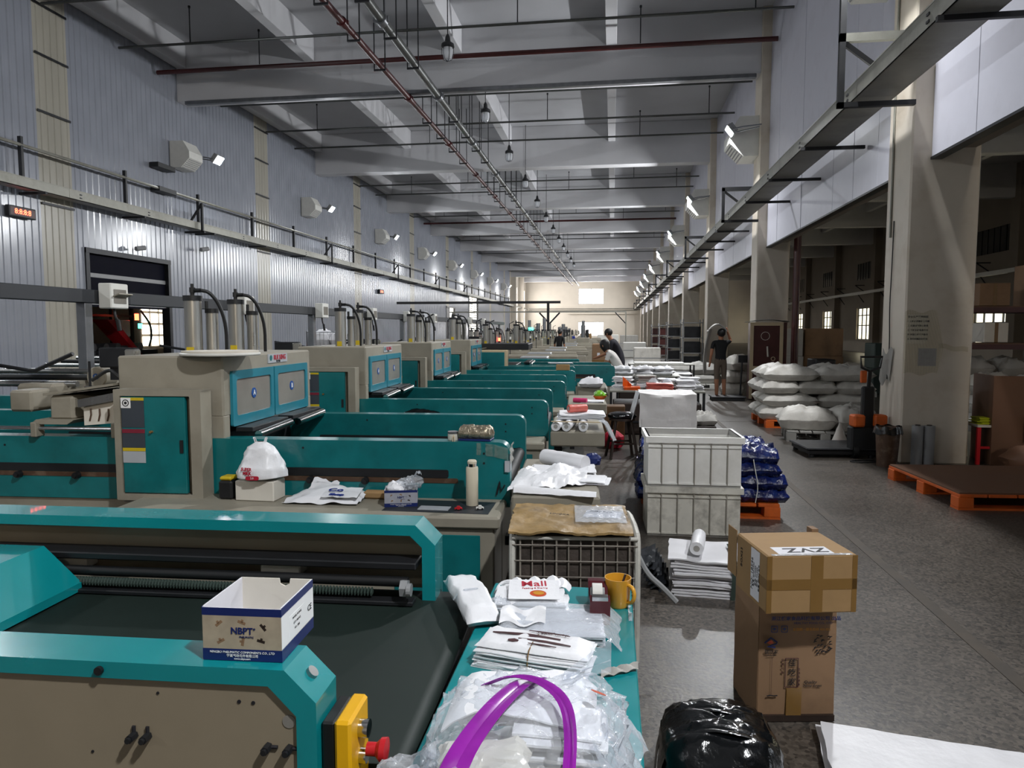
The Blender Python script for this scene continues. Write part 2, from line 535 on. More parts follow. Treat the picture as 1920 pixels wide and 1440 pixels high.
mat('skin', '#9c6b4f', 0.6, var=0.05)
mat('black_cloth', '#0d0d10', 0.85, var=0.2)
mat('dark_cloth', '#1c1a24', 0.85, var=0.15)
mat('khaki_cloth', '#5f5348', 0.85, var=0.1)
mat('white_shirt', '#cfcbc6', 0.8, var=0.05)
mat('hair', '#0b0908', 0.6, var=0.2)
mat('green_plastic', '#6cab1e', 0.35, var=0.1)
mat('lime', '#c9d420', 0.4, var=0.1)
mat('pink', '#c62b68', 0.4, var=0.1)
mat('dark_green', '#32403a', 0.6, var=0.1)
mat('sticker_dark', '#3a4048', 0.45, var=0.05)
mat('sticker_red', '#7d2235', 0.45, var=0.05)
mat('sticker_yellow', '#c8ad1c', 0.45, var=0.05)
mat('sticker_white', '#a9adb2', 0.5, var=0.05)
mat('gold_print', '#c98a1c', 0.5, var=0.1)
mat('orange_print', '#c2481c', 0.5, var=0.1)
mat('lamp_lens', (1, 1, 1), 0.4, emit=LAMP_STRENGTH, ecol=(0.93, 0.97, 1.0))
mat('lamp_lens_row', (1, 1, 1), 0.4, emit=ROW_STRENGTH, ecol=(0.96, 0.98, 1.0))
mat('lamp_lens_warm', (1, 1, 1), 0.4, emit=620.0, ecol=(1.0, 0.87, 0.70))
mat('end_daylight', (1, 1, 1), 0.4, emit=END_WINDOW, ecol=(1.0, 0.975, 0.96))
mat('side_daylight', (1, 1, 1), 0.4, emit=SIDE_WINDOW, ecol=(1.0, 0.90, 0.62))
mat('annex_daylight', (1, 1, 1), 0.4, emit=1.6, ecol=(1.0, 0.93, 0.78))
mat('led_red', (0.3, 0.01, 0.01), 0.4, emit=7.0, ecol=(1.0, 0.05, 0.02))
mat('led_green', (0.02, 0.3, 0.15), 0.4, emit=4.0, ecol=(0.05, 1.0, 0.5))
film_mat('clear_film', clear=0.80, rough=0.10, bump=0.7, bscale=22)
film_mat('thin_film', clear=0.72, rough=0.14, bump=0.4, bscale=16)
film_mat('amber_film', tint=(1.0, 0.99, 0.95), clear=0.93, rough=0.06, bump=1.0, bscale=45)
film_mat('bulb_glass', clear=0.5, rough=0.05)
for _n in ('side_daylight', 'annex_daylight', 'led_red', 'led_green'): MATS[_n].cycles.emission_sampling = 'NONE'

# concrete floor: speckle, blotches and scuffs
m = mat('concrete', '#47433f', 0.36, var=0.18, scale=0.7, dirt='#37332f', dscale=1.1, damt=0.6, bump=0.06, bscale=60, rvar=0.12)
nt = m.node_tree
vor = nt.nodes.new('ShaderNodeTexVoronoi'); vor.inputs['Scale'].default_value = 64
tcn = nt.nodes.new('ShaderNodeTexCoord'); nt.links.new(tcn.outputs['Object'], vor.inputs['Vector'])
rr = nt.nodes.new('ShaderNodeValToRGB')
rr.color_ramp.elements[0].color = (0.28, 0.28, 0.29, 1); rr.color_ramp.elements[1].color = (2.1, 1.98, 1.82, 1)
nt.links.new(vor.outputs['Color'], rr.inputs[0])
bs = nt.nodes['Principled BSDF']
old = bs.inputs['Base Color'].links[0].from_socket
mxn = nt.nodes.new('ShaderNodeMix'); mxn.data_type = 'RGBA'; mxn.blend_type = 'MULTIPLY'; mxn.inputs[0].default_value = 0.95
nt.links.new(old, mxn.inputs[6]); nt.links.new(rr.outputs[0], mxn.inputs[7]); nt.links.new(mxn.outputs[2], bs.inputs['Base Color'])

# ------------------------------------------------------------------ the hall
BAY = 9.4
PIL = [9.5 + BAY * k for k in range(-2, 10)]
XL, XR, XS, YB, YE, ZC = -12.2, 3.85, 19.6, -12.5, 100.5, 9.7
structure(MB().box((XL - .3, YB - .3, -.2), (XS + .3, YE + .3, 0)).obj('floor', 'concrete'), 'grey speckled concrete floor of the hall', 'floor')
fl = bpy.data.objects['floor']
mat('joint_fill', '#42392f', 0.7, var=0.3, scale=5)
MB().box((1.91, -10, 0.0), (1.985, 95, 0.003)).obj('channel_cover', 'joint_fill', fl)
for k, y in enumerate(PIL[2:8]):
    MB().box((2.0, y + 4.0, 0.0), (3.6, y + 4.012, 0.0015)).obj('floor_joint', 'joint_fill', fl)

ceil = structure(MB().box((XL - .3, YB - .3, ZC), (XS + .3, YE + .3, ZC + .2)).obj('ceiling', 'ceiling_paint'), 'pale grey slab ceiling carried by deep beams', 'ceiling')
bm_main = MB().box((XL, 0, 8.1), (XS, .5, ZC), .02).mesh('beam', 'beam_paint')
for y in PIL: link('beam', bm_main, ceil, (0, y + .08, 0))
for x in (-12.02, -8.25, -4.15, -0.1, 7.6, 11.6, 15.6):
    me = MB().box((-.14, 0, 9.0), (.14, BAY - .5, ZC), .01).mesh('secondary_beam', 'beam_paint')
    for y in PIL[1:]: link('secondary_beam', me, ceil, (x, y - BAY + .58, 0))

# far end wall with its two windows
ew = structure(MB().box((XL - .3, YE, 0), (-4.75, YE + .3, ZC)).box((-1.22, YE, 0), (XS + .3, YE + .3, ZC)).box((-4.75, YE, 0), (-1.22, YE + .3, .95))
               .box((-4.75, YE, 2.9), (-1.22, YE + .3, 5.4)).box((-4.75, YE, 7.55), (-1.22, YE + .3, ZC)).obj('wall_back', 'cream_wall'), 'cream end wall at the far end of the hall', 'wall')
for i, (z0, z1) in enumerate(((5.4, 7.55), (.95, 2.9))):
    wn = structure(link('window_%d' % (i + 1), None, None, (0, YE, 0)), ['upper', 'lower'][i] + ' bright window in the far end wall', 'window')
    for j in range(2):
        x0 = -4.75 + j * 1.765
        link('pane', lit_slab((x0 + .05, .12, z0 + .05), (x0 + 1.715, .13, z1 - .05), 2, 'end_daylight'), wn)
    MB().box((-4.75, .06, z0), (-1.22, .14, z0 + .06)).box((-4.75, .06, z1 - .06), (-1.22, .14, z1)).box((-3.02, .06, z0), (-2.95, .14, z1))\
        .box((-4.75, .06, z0), (-4.69, .14, z1)).box((-1.28, .06, z0), (-1.22, .14, z1)).obj('window_frame', 'grey_plastic', wn)
for (z, n) in ((4.5, 'low'), (4.75, 'high')):
    MB().cyl((XL + .5, YE - .25, z), (3.4, YE - .25, z), .05, 8).obj('pipe', 'tray_grey', ew)
MB().box((-6.2, YE - .4, 4.0), (3.4, YE, 4.08)).obj('ledge', 'cream_wall', ew)
structure(MB().box((XL - .3, YB - .3, 0), (XS + .3, YB, ZC)).obj('wall_front', 'cream_wall'), 'cream wall behind the viewer closing the hall', 'wall')

# left wall: corrugated sheets with a translucent strip in each bay
PW = .94
def sheet(wd, z0, z1):
    m = MB(); prof = []
    n = max(1, round(wd / .188)); pt = wd / n
    for i in range(n): prof += [(i*pt, 0), (i*pt + pt*.5, 0), (i*pt + pt*.60, .016), (i*pt + pt*.90, .016)]
    prof.append((wd, 0))
    for (y, x) in prof: m.v += [(x, y, z0), (x, y, z1)]
    for i in range(len(prof) - 1): m.f.append((2*i, 2*i+2, 2*i+3, 2*i+1)); m.mi.append(0)
    return m
wl = structure(link('wall_left', None, None, (XL, 0, 0)), 'lavender grey corrugated metal wall along the machines', 'wall')
SHEETS = {}
def put_sheet(y, wd, z0, z1, m):
    k = (round(wd, 3), z0, z1, m)
    if k not in SHEETS: SHEETS[k] = sheet(wd, z0, z1).mesh('sheet', m)
    return link('translucent_sheet' if m == 'translucent_sheet' else 'sheet', SHEETS[k], wl, (0, y, 0))
OPEN = [(15.2, 18.3, 3.55), (51.6, 54.4, 3.4), (60.0, 64.0, 4.6)]      # roll-up door, doorway, louvred window
y = 13.93 - PW * 28
j = -28
YLE = 84.43
while y < YLE - .01:
    m_ = 'translucent_sheet' if j % 10 == 0 else 'corrugated'
    cuts = [(y, y + PW, 0.0)]
    for (a, b, h) in OPEN:
        nc = []
        for (c0, c1, z0) in cuts:
            if c1 <= a or c0 >= b: nc.append((c0, c1, z0)); continue
            if c0 < a: nc.append((c0, a, z0))
            nc.append((max(c0, a), min(c1, b), h))
            if c1 > b: nc.append((b, c1, z0))
        cuts = nc
    for (c0, c1, z0) in cuts:
        if c1 - c0 > .02: put_sheet(c0, c1 - c0, z0, ZC, m_)
    if j % 10 == 0:
        for z in (4.4, 6.35, 7.55, 8.6): MB().box((.033, y, z), (.045, y + PW, z + .05)).obj('girt', 'dark_steel', wl)
    y += PW; j += 1
# masonry part of the left wall near the far end, windows added to light it
MB().box((-.2, YLE, 0), (.06, YE, 2.0)).box((-.2, YLE, 7.2), (.06, YE, ZC)).box((-.2, YLE, 2), (.06, 87, 7.2)).box((-.2, 91, 2), (.06, 94, 7.2)).box((-.2, 98.5, 2), (.06, YE, 7.2)).obj('masonry', 'cream_wall', wl)
for y0 in (85.0, 92.3): MB().box((0, y0, 0), (.7, y0 + .7, ZC)).obj('pier', 'cream_wall', wl)
for i, (a, b) in enumerate(((87, 91), (94, 98.5))):
    wn = structure(link('window_%d' % (i + 3), None, None, (XL, 0, 0)), ['nearer', 'farther'][i] + ' tall window added to the left wall to light the far end', 'window')
    for q in range(4):
        d = (b - a) / 4
        link('pane', lit_slab((-.1, a + d*q + .03, 2.05), (-.08, a + d*q + d - .03, 7.15), 3, 'end_daylight'), wn)
    mm = MB()
    for q in range(5): mm.box((-.12, a + (b-a)/4*q - .03, 2), (-.04, a + (b-a)/4*q + .03, 7.2))
    mm.obj('window_frame', 'grey_plastic', wn)

# roll-up door in the left wall
dr = structure(link('door_1', None, None, (XL, 15.2, 0)), 'half-raised dark roll-up door in the left corrugated wall', 'door')
mat('door_navy', '#0b0c1a', 0.7, var=0.1, spec=0.1)
MB().box((-.12, 0, 2.25), (-.07, 3.1, 3.55), .005).obj('curtain', 'door_navy', dr)
for k in range(2): MB().box((-.07, 0, (2.30, 2.95)[k]), (-.05, 3.1, (2.40, 3.05)[k])).obj('stripe', 'grey_plastic', dr)
for y0 in (-.06, 3.04): MB().box((-.18, y0, 0), (.05, y0 + .12, 3.6)).obj('jamb', 'dark_steel', dr)
MB().box((-.2, -.06, 3.5), (.06, 3.16, 3.62)).obj('door_head', 'dark_steel', dr)
# the room seen through the door
MB().box((-8.5, -5, -.02), (-.1, 20, 0)).obj('annex_floor', 'concrete', dr)
MB().box((-8.7, -5, 0), (-8.5, 20, 5)).box((-8.5, 20, 0), (-.2, 20.2, 5)).box((-8.5, -5.2, 0), (-.2, -5, 5)).box((-8.5, -5, 5), (-.2, 20, 5.2)).obj('annex_wall', 'store_wall', dr)
for iy in range(6):
    for iz in range(5):
        MB().box((-8.48, 13.8 + iy*.62, 1.0 + iz*.52), (-8.46, 13.8 + iy*.62 + .5, 1.0 + iz*.52 + .42)).obj('annex_pane', 'annex_daylight', dr)

# second doorway and louvred window farther along
d2 = structure(link('door_2', None, None, (XL, 51.6, 0)), 'open doorway with bright gap farther along the left wall', 'door')
MB().box((-.1, 0, 0), (-.04, 1.4, 3.4)).obj('door_leaf', 'dark_steel', d2)
MB().box((-.12, 1.4, 0), (-.1, 2.8, 3.4)).obj('pane', 'annex_daylight', d2)
MB().box((-.1, -.1, 0), (.05, 0, 3.5)).box((-.1, 2.8, 0), (.05, 2.9, 3.5)).box((-.1, -.1, 3.4), (.05, 2.9, 3.5)).obj('door_frame', 'dark_steel', d2)
lw = structure(link('window_5', None, None, (XL, 60, 0)), 'louvred window with pale horizontal blades in the left wall', 'window')
MB().box((-.14, 0, .8), (-.12, 4, 4.6)).obj('pane', 'annex_daylight', lw)
lv = MB().box((-.06, .06, -.012), (.05, 3.94, .012), M=Matrix.Rotation(R(35), 4, 'Y')).mesh('louvre_blade', 'grey_plastic')
for k in range(19): link('louvre_blade', lv, lw, (-.02, 0, .95 + k * .19))
MB().box((-.1, -.08, .7), (.06, 0, 4.7)).box((-.1, 4, .7), (.06, 4.08, 4.7)).box((-.1, -.08, 4.6), (.06, 4.08, 4.7)).box((-.14, 0, 0), (-.02, 4, .8)).obj('window_frame', 'dark_steel', lw)

# pillars and the panel wall above the openings on the right
pm = MB().box((0, 0, 0), (.8, .75, ZC), .02).mesh('pillar', 'cream_paint')
for k, y in enumerate(PIL):
    o = link('pillar', pm, None, (3.62, y, 0))
    structure(o, ['cream pillar behind the viewer', 'cream pillar beside the viewer, out of frame'][k] if k < 2 else
              'cream square pillar, ' + ORD[k - 2] + ' from the viewer along the aisle', 'pillar')
wr_ = structure(link('wall_right', None, None, (XR, 0, 0)), 'white panelled wall above the openings on the right', 'wall')
pn = MB().box((0, .004, 3.8), (.1, 1.077, ZC), .006).mesh('wall_panel', 'white_panel')
for k in range(len(PIL) - 1):
    for q in range(8): link('wall_panel', pn, wr_, (random.uniform(-.004, .004), PIL[k] + .75 + q * 1.0812, 0))
    MB().box((-.012, PIL[k] + .75, 3.77), (.12, PIL[k+1], 3.8)).obj('panel_edge', 'dark_steel', wr_)
    MB().box((.1, PIL[k] + .75, 3.9), (.5, PIL[k+1], 4.6)).obj('lintel_beam', 'store_wall', wr_)

# the store beyond the pillars
sw = structure(link('wall_side', None, None, (XS, 0, 0)), 'dim wall of the store beyond the pillars', 'wall')
seg = MB()
WY = [y + 2.7 for y in PIL]
prev = YB
for y in WY:
    seg.box((0, prev, 0), (.3, y - 1.9, ZC)); seg.box((0, y - 1.9, 0), (.3, y + 1.9, .95)); seg.box((0, y - 1.9, 3.5), (.3, y + 1.9, ZC)); prev = y + 1.9
seg.box((0, prev, 0), (.3, YE, ZC)).obj('masonry', 'store_wall', sw)
for y in PIL: MB().box((-.45, y - .4, 0), (0, y + .4, ZC)).obj('pier', 'store_wall', sw)
for y in WY[2:]:
    MB().box((-.04, y - 1.8, 5.7), (0, y + 1.8, 7.0)).obj('fan_opening', 'glass_dark', sw)
    mm = MB()
    for q in range(7): mm.box((-.07, y - 1.8 + q * .6 - .02, 5.7), (-.04, y - 1.8 + q * .6 + .02, 7.0))
    mm.obj('fan_grille', 'dark_steel', sw)
fb = MB()
for q in range(5): fb.box((.1, -1.9 + q * .95 - .04, .95), (.18, -1.9 + q * .95 + .04, 3.5))
for z in (.95, 2.05, 2.85, 3.42): fb.box((.1, -1.9, z), (.18, 1.9, z + .08))
fb = fb.mesh('window_frame', 'dark_steel')
pa = MB().box((.2, .02, 0), (.21, .93, 1)).mesh('pane', 'side_daylight')
for i, y in enumerate(WY[3:]):
    wn = structure(link('window_%d' % (i + 6), None, None, (XS, y, 0)), ORD[i] + ' yellowish barred window along the store wall', 'window')
    link('window_frame', fb, wn)
    for q in range(4):
        for (z, h) in ((1.03, 1.02), (2.13, .72), (2.93, .49)):
            p_ = link('pane', pa, wn, (0, -1.9 + q * .95, z)); p_.scale = (1, 1, h)
# ------------------------------------------------------------------ floodlights and air outlets
def flood(x, y, z, side, label, rz=None, lens=None):
    """side +1: on the left wall shining to +x, -1: on the right side shining to -x"""
    t = thing('floodlight', label, 'lamp', (x, y, z), rz if rz is not None else (0 if side > 0 else math.pi), 'wall floodlights')
    M = Matrix.Rotation(R(38), 4, 'Y')
    MB().box((-.09, -.19, -.14), (0, .19, .14), .02, M=M).obj('housing', 'grey_plastic', t)
    mm = MB()
    for q in range(7): mm.box((-.14, -.17 + q * .055, -.12), (-.09, -.16 + q * .055, .12), M=M)
    mm.obj('fin', 'grey_plastic', t)
    link('lens', lit_slab((0, -.17, -.12), (.006, .17, .12), 3, lens or ('lamp_lens' if side > 0 else 'lamp_lens_row'), M=M), t)
    L = .75
    MB().tube([(-.05, -.21, 0), (-.3, -.21, .05), (-L, -.1, .12)], .018, 6).tube([(-.05, .21, 0), (-.3, .21, .05), (-L, .1, .12)], .018, 6).obj('bracket', 'galvanised', t)
    return t
def outlet(x, y, z, side, label):
    t = thing('air_outlet', label, 'duct', (x, y, z), 0 if side > 0 else math.pi, 'cooler outlets on the walls')
    MB().prism([(0, -.5), (0, .5), (.55, .5), (.8, .1), (.8, -.15), (.45, -.5)], 1, -.45, .45).obj('duct_body', 'white_plastic', t)
    mm = MB()
    for q in range(6): mm.box((.47 + q*.055, -.4, -.49 + q*.055), (.49 + q*.055, .4, -.46 + q*.055))
    mm.obj('grille', 'grey_plastic', t)
    if side > 0: t.scale = (.72, .72, .72)
    return t
LY = [-7.5, 1.5, 10.6, 19.6, 28.0, 36.8, 45.0, 53.3, 61.8, 70.1, 79.0]
for i, y in enumerate(LY):
    nm = ORD[i - 3] + ' along' if i >= 3 else ['behind the viewer on', 'beside the viewer on', 'just outside the frame on'][i]
    flood(-11.35, y, 6.6, 1, 'white floodlight, ' + nm + ' the corrugated wall')
    if i >= 2: outlet(-12.17, y - .75, 6.55, 1, 'white cooler outlet box, ' + ORD[i - 2] + ' along the corrugated wall')
for i, y in enumerate([p - .15 for p in PIL]):
    if i == 0: continue
    nm = ORD[i - 3] + ' visible' if i >= 3 else ['', 'above the viewer', 'above the nearest pillar'][i]
    flood(2.85, y if i != 1 else -1.1, 6.65, -1, 'white floodlight on the pillar row, ' + nm)
    if i >= 2: outlet(3.62 if i != 3 else 3.7, y + .75, 6.6, -1, 'white cooler outlet box, ' + ORD[i - 2] + ' along the pillar row')

flood(4.6, -11.7, 6.0, 1, 'warm floodlight on the wall behind the viewer', R(90), 'lamp_lens_warm')
# ------------------------------------------------------------------ cable trays and brackets
def tray(x0, x1, z, label, y0=-10, y1=97, sgn=1):
    t = thing('cable_tray', label, 'cable tray', (0, 0, 0))
    L = BAY / 2
    me = MB().box((x0, 0, z), (x1, L - .006, z + .015)).box((x0, 0, z), (x0 + .012, L - .006, z + .2)).box((x1 - .012, 0, z), (x1, L - .006, z + .2)).box((x0 - .005, 0, z + .2), (x1 + .005, L - .006, z + .215)).mesh('tray_section', 'tray_grey')
    y = PIL[0]
    while y < y1: link('tray_section', me, t, (0, y, 0)); y += L
    cl = MB()
    xs = x1 if sgn > 0 else x0 - .012
    cl.box((xs, 0, z + .05), (xs + .012, .06, z + .075)).box((xs, 0, z + .12), (xs + .012, .06, z + .145))
    cl = cl.mesh('tray_clip', 'dark_steel')
    y = PIL[0] + .3
    while y < 60: link('tray_clip', cl, t, (0, y, 0)); y += BAY / 4
    return t
lt = tray(-12.0, -11.72, 4.55, 'grey cable tray running along the corrugated wall')
am = MB().box((-12.17, 0, 4.48), (-11.55, .05, 4.53)).mesh('tray_arm', 'black_steel')
y = 10.2
while y < 84: link('tray_arm', am, lt, (0, y, 0)); y += BAY / 3
rt_ = tray(2.95, 3.42, 4.55, 'grey cable tray running along the pillar row', sgn=-1)
am = MB().box((2.9, 0, 4.49), (3.84, .05, 4.54)).mesh('tray_arm', 'black_steel')
for y in PIL[1:]:
    for q in (1, 2, 3): link('tray_arm', am, rt_, (0, y + BAY / 4 * q, 0))
# conductor pipe above the left tray with its posts
cp = thing('conductor_pipe', 'thin grey pipe on posts above the wall cable tray', 'pipe', (0, 0, 0))
MB().cyl((-11.95, -10, 5.45), (-11.95, 84, 5.45), .035, 8).obj('pipe', 'tray_grey', cp)
po = MB().box((-12.0, 0, 4.78), (-11.92, .06, 5.62)).mesh('post', 'black_steel')
y = 10.05
while y < 84: link('post', po, cp, (0, y, 0)); y += 3.13
# triangular brackets on the pillars
for k, y in enumerate(PIL[1:]):
    t = thing('pillar_bracket', 'black angle-iron bracket, ' + (ORD[k - 1] + ' along the pillar row' if k else 'on the pillar beside the viewer'), 'bracket', (2.72, y, 0), 0, 'angle-iron brackets on the pillars')
    MB().box((0, -.07, 4.42), (.07, 0, 5.28 if k != 1 else 7.2)).obj('post', 'black_steel', t)
    MB().box((0, -.07, 5.2), (.9, 0, 5.3)).obj('top_bar', 'tray_grey' if k == 1 else 'black_steel', t)
    MB().box((0, -.07, 4.42), (.9, 0, 4.48)).obj('bottom_bar', 'black_steel', t)
    MB().tube([(.05, -.035, 5.2), (.62, -.035, 4.75)], .04, 4).obj('brace', 'black_steel', t)
for k, y in enumerate((19.1, 28.6, 37.9, 47.2, 56.5)):
    t = thing('wall_bracket', 'black angle-iron bracket, ' + ORD[k] + ' on the corrugated wall tray', 'bracket', (-12.15, y, 0), 0, 'angle-iron brackets on the corrugated wall')
    MB().box((.5, -.03, 4.5), (.56, .03, 5.3)).obj('post', 'black_steel', t)
    MB().tube([(.05, 0, 4.62), (.52, 0, 5.28)], .035, 4).obj('brace', 'black_steel', t)
    MB().box((0, -.03, 4.46), (.6, .03, 4.52)).obj('bottom_bar', 'black_steel', t)
for (y, z, nm) in ((17.6, 6.0, 'upper'), (17.62, 5.38, 'lower')):
    tag(MB().box((-12.16, y, z), (-11.9, y + .75, z + .13), .01).obj('steel_stub', 'black_steel'), nm + ' short black steel stub fixed to the corrugated wall', 'stub')
# LED counters
for (y, z, s, nm) in ((12.95, 4.0, 1.0, 'nearer'), (36.0, 3.62, 1.0, 'farther')):
    t = thing('led_counter', nm + ' red LED counter on the corrugated wall', 'sign', (-12.05, y, z))
    MB().box((-.1, 0, 0), (0, .68, .22), .01).obj('case', 'black_steel', t)
    text('8:8:8:8', .15, 'led_red', t, (.004, .34, .11), RIGHT, 'digit', sx=1.05)
    MB().box((.0005, .03, .03), (.002, .65, .19)).obj('display', 'maroon_wood', t)
# cameras / speakers on wall
for (y, z, nm) in ((19.7, 4.05, 'over the right of the roll-up door'), (16.8, 3.75, 'over the roll-up door')):
    t = thing('wall_camera', 'small surveillance camera ' + nm, 'camera', (-12.1, y, z))
    MB().cyl((0, 0, 0), (.2, 0, .02), .02, 8).obj('arm', 'black_steel', t)
    MB().cyl((.12, -.12, .0), (.2, .12, .05), .06, 10).obj('camera_body', 'grey_plastic', t)

# ------------------------------------------------------------------ ceiling services
def long_pipe(x, z, r, m, label):
    t = thing('main_pipe', label, 'pipe', (0, 0, 0))
    L = BAY / 2
    me = MB().cyl((x, 0, z), (x, L, z), r, 12, caps=False).mesh('pipe_length', m, True)
    cu = MB().cyl((x, -.09, z), (x, .09, z), r * 1.35, 12).box((x - r * 1.6, -.03, z - r * .5), (x + r * 1.6, .03, z + r * .5)).mesh('coupling', 'galvanised' if m != 'red_pipe' else 'red_pipe', True)
    y = 4.8
    while y < 96:
        link('pipe_length', me, t, (0, y, 0)); link('coupling', cu, t, (0, y, 0)); y += L
    return t
long_pipe(-5.45, 7.88, .075, 'red_pipe', 'dark red sprinkler main hung under the ceiling beams')
long_pipe(-4.65, 7.9, .10, 'pipe_grey', 'thick grey pipe hung beside the red sprinkler main')
for k, y in enumerate(PIL[1:]):
    for q, off in enumerate((1.9, 3.6, 5.3, 7.0)):
        for (x, nm) in ((-5.45, 'red'), (-4.65, 'grey')):
            if y + off > 95: continue
            t = thing('pipe_hanger', 'thin steel hanger under the %s pipe, hanger %s of the %s bay' % (nm, ORD[q], ORD[k]), 'hanger', (x, y + off, 0), 0, 'pipe hangers')
            MB().box((-.14, -.015, 7.76), (-.12, .015, 9.7)).box((.12, -.015, 7.76), (.14, .015, 9.7)).obj('rod', 'dark_steel', t)
            MB().box((-.14, -.02, 7.74), (.14, .02, 7.78)).obj('cradle', 'dark_steel', t)
# cross pipes with sprinkler drops
cx = MB().cyl((-12.1, 0, 8.62), (3.8, 0, 8.62), .032, 8, caps=False).mesh('pipe', 'pipe_grey')
cxr = MB().cyl((-12.1, 0, 8.55), (3.8, 0, 8.55), .06, 8, caps=False).mesh('pipe', 'red_pipe')
dp = MB().cyl((0, 0, 8.62), (0, 0, 9.45), .014, 6).cyl((0, 0, 9.45), (0, 0, 9.5), .03, 6).mesh('sprinkler_drop', 'dark_steel')
cn = 0
for k, y in enumerate(PIL[1:]):
    for q, off in enumerate(((-7.4, -4.8, -2.4, -.9) if k in (1, 2) else (-7.2, -4.3, -2.0))):
        if y + off < 10: continue
        red = k in (2, 5) and q == (3 if k == 2 else 2)
        t = thing('cross_pipe', ('dark red' if red else 'thin grey') + ' sprinkler pipe across the ceiling, ' + ORD[q] + ' of the ' + ORD[k] + ' bay', 'pipe', (0, y + off, 0), 0, 'sprinkler pipes across the ceiling')
        link('pipe', cxr if red else cx, t)
        for x in (-10.2, -6.8, -2.2, 0.9, 3.0)[(k + q) % 2::2] if not red else (-9.2, 0.6): link('sprinkler_drop', dp, t, (x, 0, 0))
t = thing('beam_trunking', 'galvanised trunking fixed under the first ceiling beam', 'trunking', (0, 18.9, 0))
MB().box((-11.9, -.02, 7.98), (3.5, .12, 8.08), .01).obj('trunking_body', 'galvanised', t)
# explosion-proof pendant lamps, switched off
def pendant(y, label):
    t = thing('pendant_lamp', label, 'lamp', (-3.45, y, 7.4), 0, 'caged pendant lamps')
    MB().cyl((0, 0, .35), (0, 0, 2.3), .012, 6).obj('rod', 'black_steel', t)
    MB().lathe([(.02, .42), (.05, .36), (.06, .27), (.13, .22), (.14, .16), (.10, .14)], n=16).obj('lamp_cap', 'black_steel', t, True)
    MB().lathe([(.10, .15), (.105, .02), (.08, -.08), (.03, -.11)], n=16).obj('glass_dome', 'bulb_glass', t, True)
    mm = MB()
    for q in range(6):
        a = R(60 * q)
        mm.tube([(.125*math.cos(a), .125*math.sin(a), .15), (.125*math.cos(a), .125*math.sin(a), 0), (.09*math.cos(a), .09*math.sin(a), -.1), (0, 0, -.13)], .006, 4)
    mm.obj('cage', 'black_steel', t)
    return t
pl = pendant(14.9, 'caged pendant lamp, first from the viewer')
for i in range(1, 12): dup(pl, (-3.45, 14.9 + 4.45 * i, 7.4), label='caged pendant lamp, ' + ORD[i] + ' from the viewer')
# ------------------------------------------------------------------ bag-making machines (second to fifth)
def railpoly(x0, x1, z0, z1, r=.07):
    return [(x0, z0), (x0, z1)] + [(x1 - r + r * math.sin(R(a)), z1 - r + r * math.cos(R(a))) for a in (0, 22, 45, 68, 90)] + [(x1, z0)]
def cyl_unit(t, x, y, z):
    """air cylinder with its companion reservoir, cap, fitting and hose"""
    c = MB().cyl((x, y, z), (x, y, z + .36), .056, 20).obj('air_cylinder', 'brushed', t, True)
    MB().cyl((x, y, z + .36), (x, y, z + .395), .062, 20).obj('cylinder_cap', 'black_steel', c, True)
    MB().cyl((x, y, z + .395), (x, y, z + .42), .014, 8).cyl((x, y, z + .415), (x, y, z + .45), .02, 8).cyl((x, y, z + .45), (x, y, z + .475), .011, 8).cyl((x, y, z + .43), (x + .06, y, z + .43), .014, 8).obj('fitting', 'rubber', c)
    MB().tube([(x + .06, y, z + .43), (x + .11, y + .02, z + .42), (x + .16, y + .05, z + .34), (x + .19, y + .08, z + .2), (x + .185, y + .09, z)], .012, 8, smooth=2).obj('hose', 'rubber', c, True)
    d = MB().cyl((x + .09, y + .08, z), (x + .09, y + .08, z + .28), .04, 16).obj('reservoir', 'brushed', t, True)
    MB().cyl((x + .09, y + .08, z + .28), (x + .09, y + .08, z + .31), .045, 16).cyl((x + .07, y + .05, z + .31), (x + .07, y + .05, z + .36), .012, 8).obj('reservoir_cap', 'rubber', d)
    MB().box((x - .02, y - .062, z), (x + .03, y - .056, z + .05)).obj('tag', 'sticker_yellow', c)

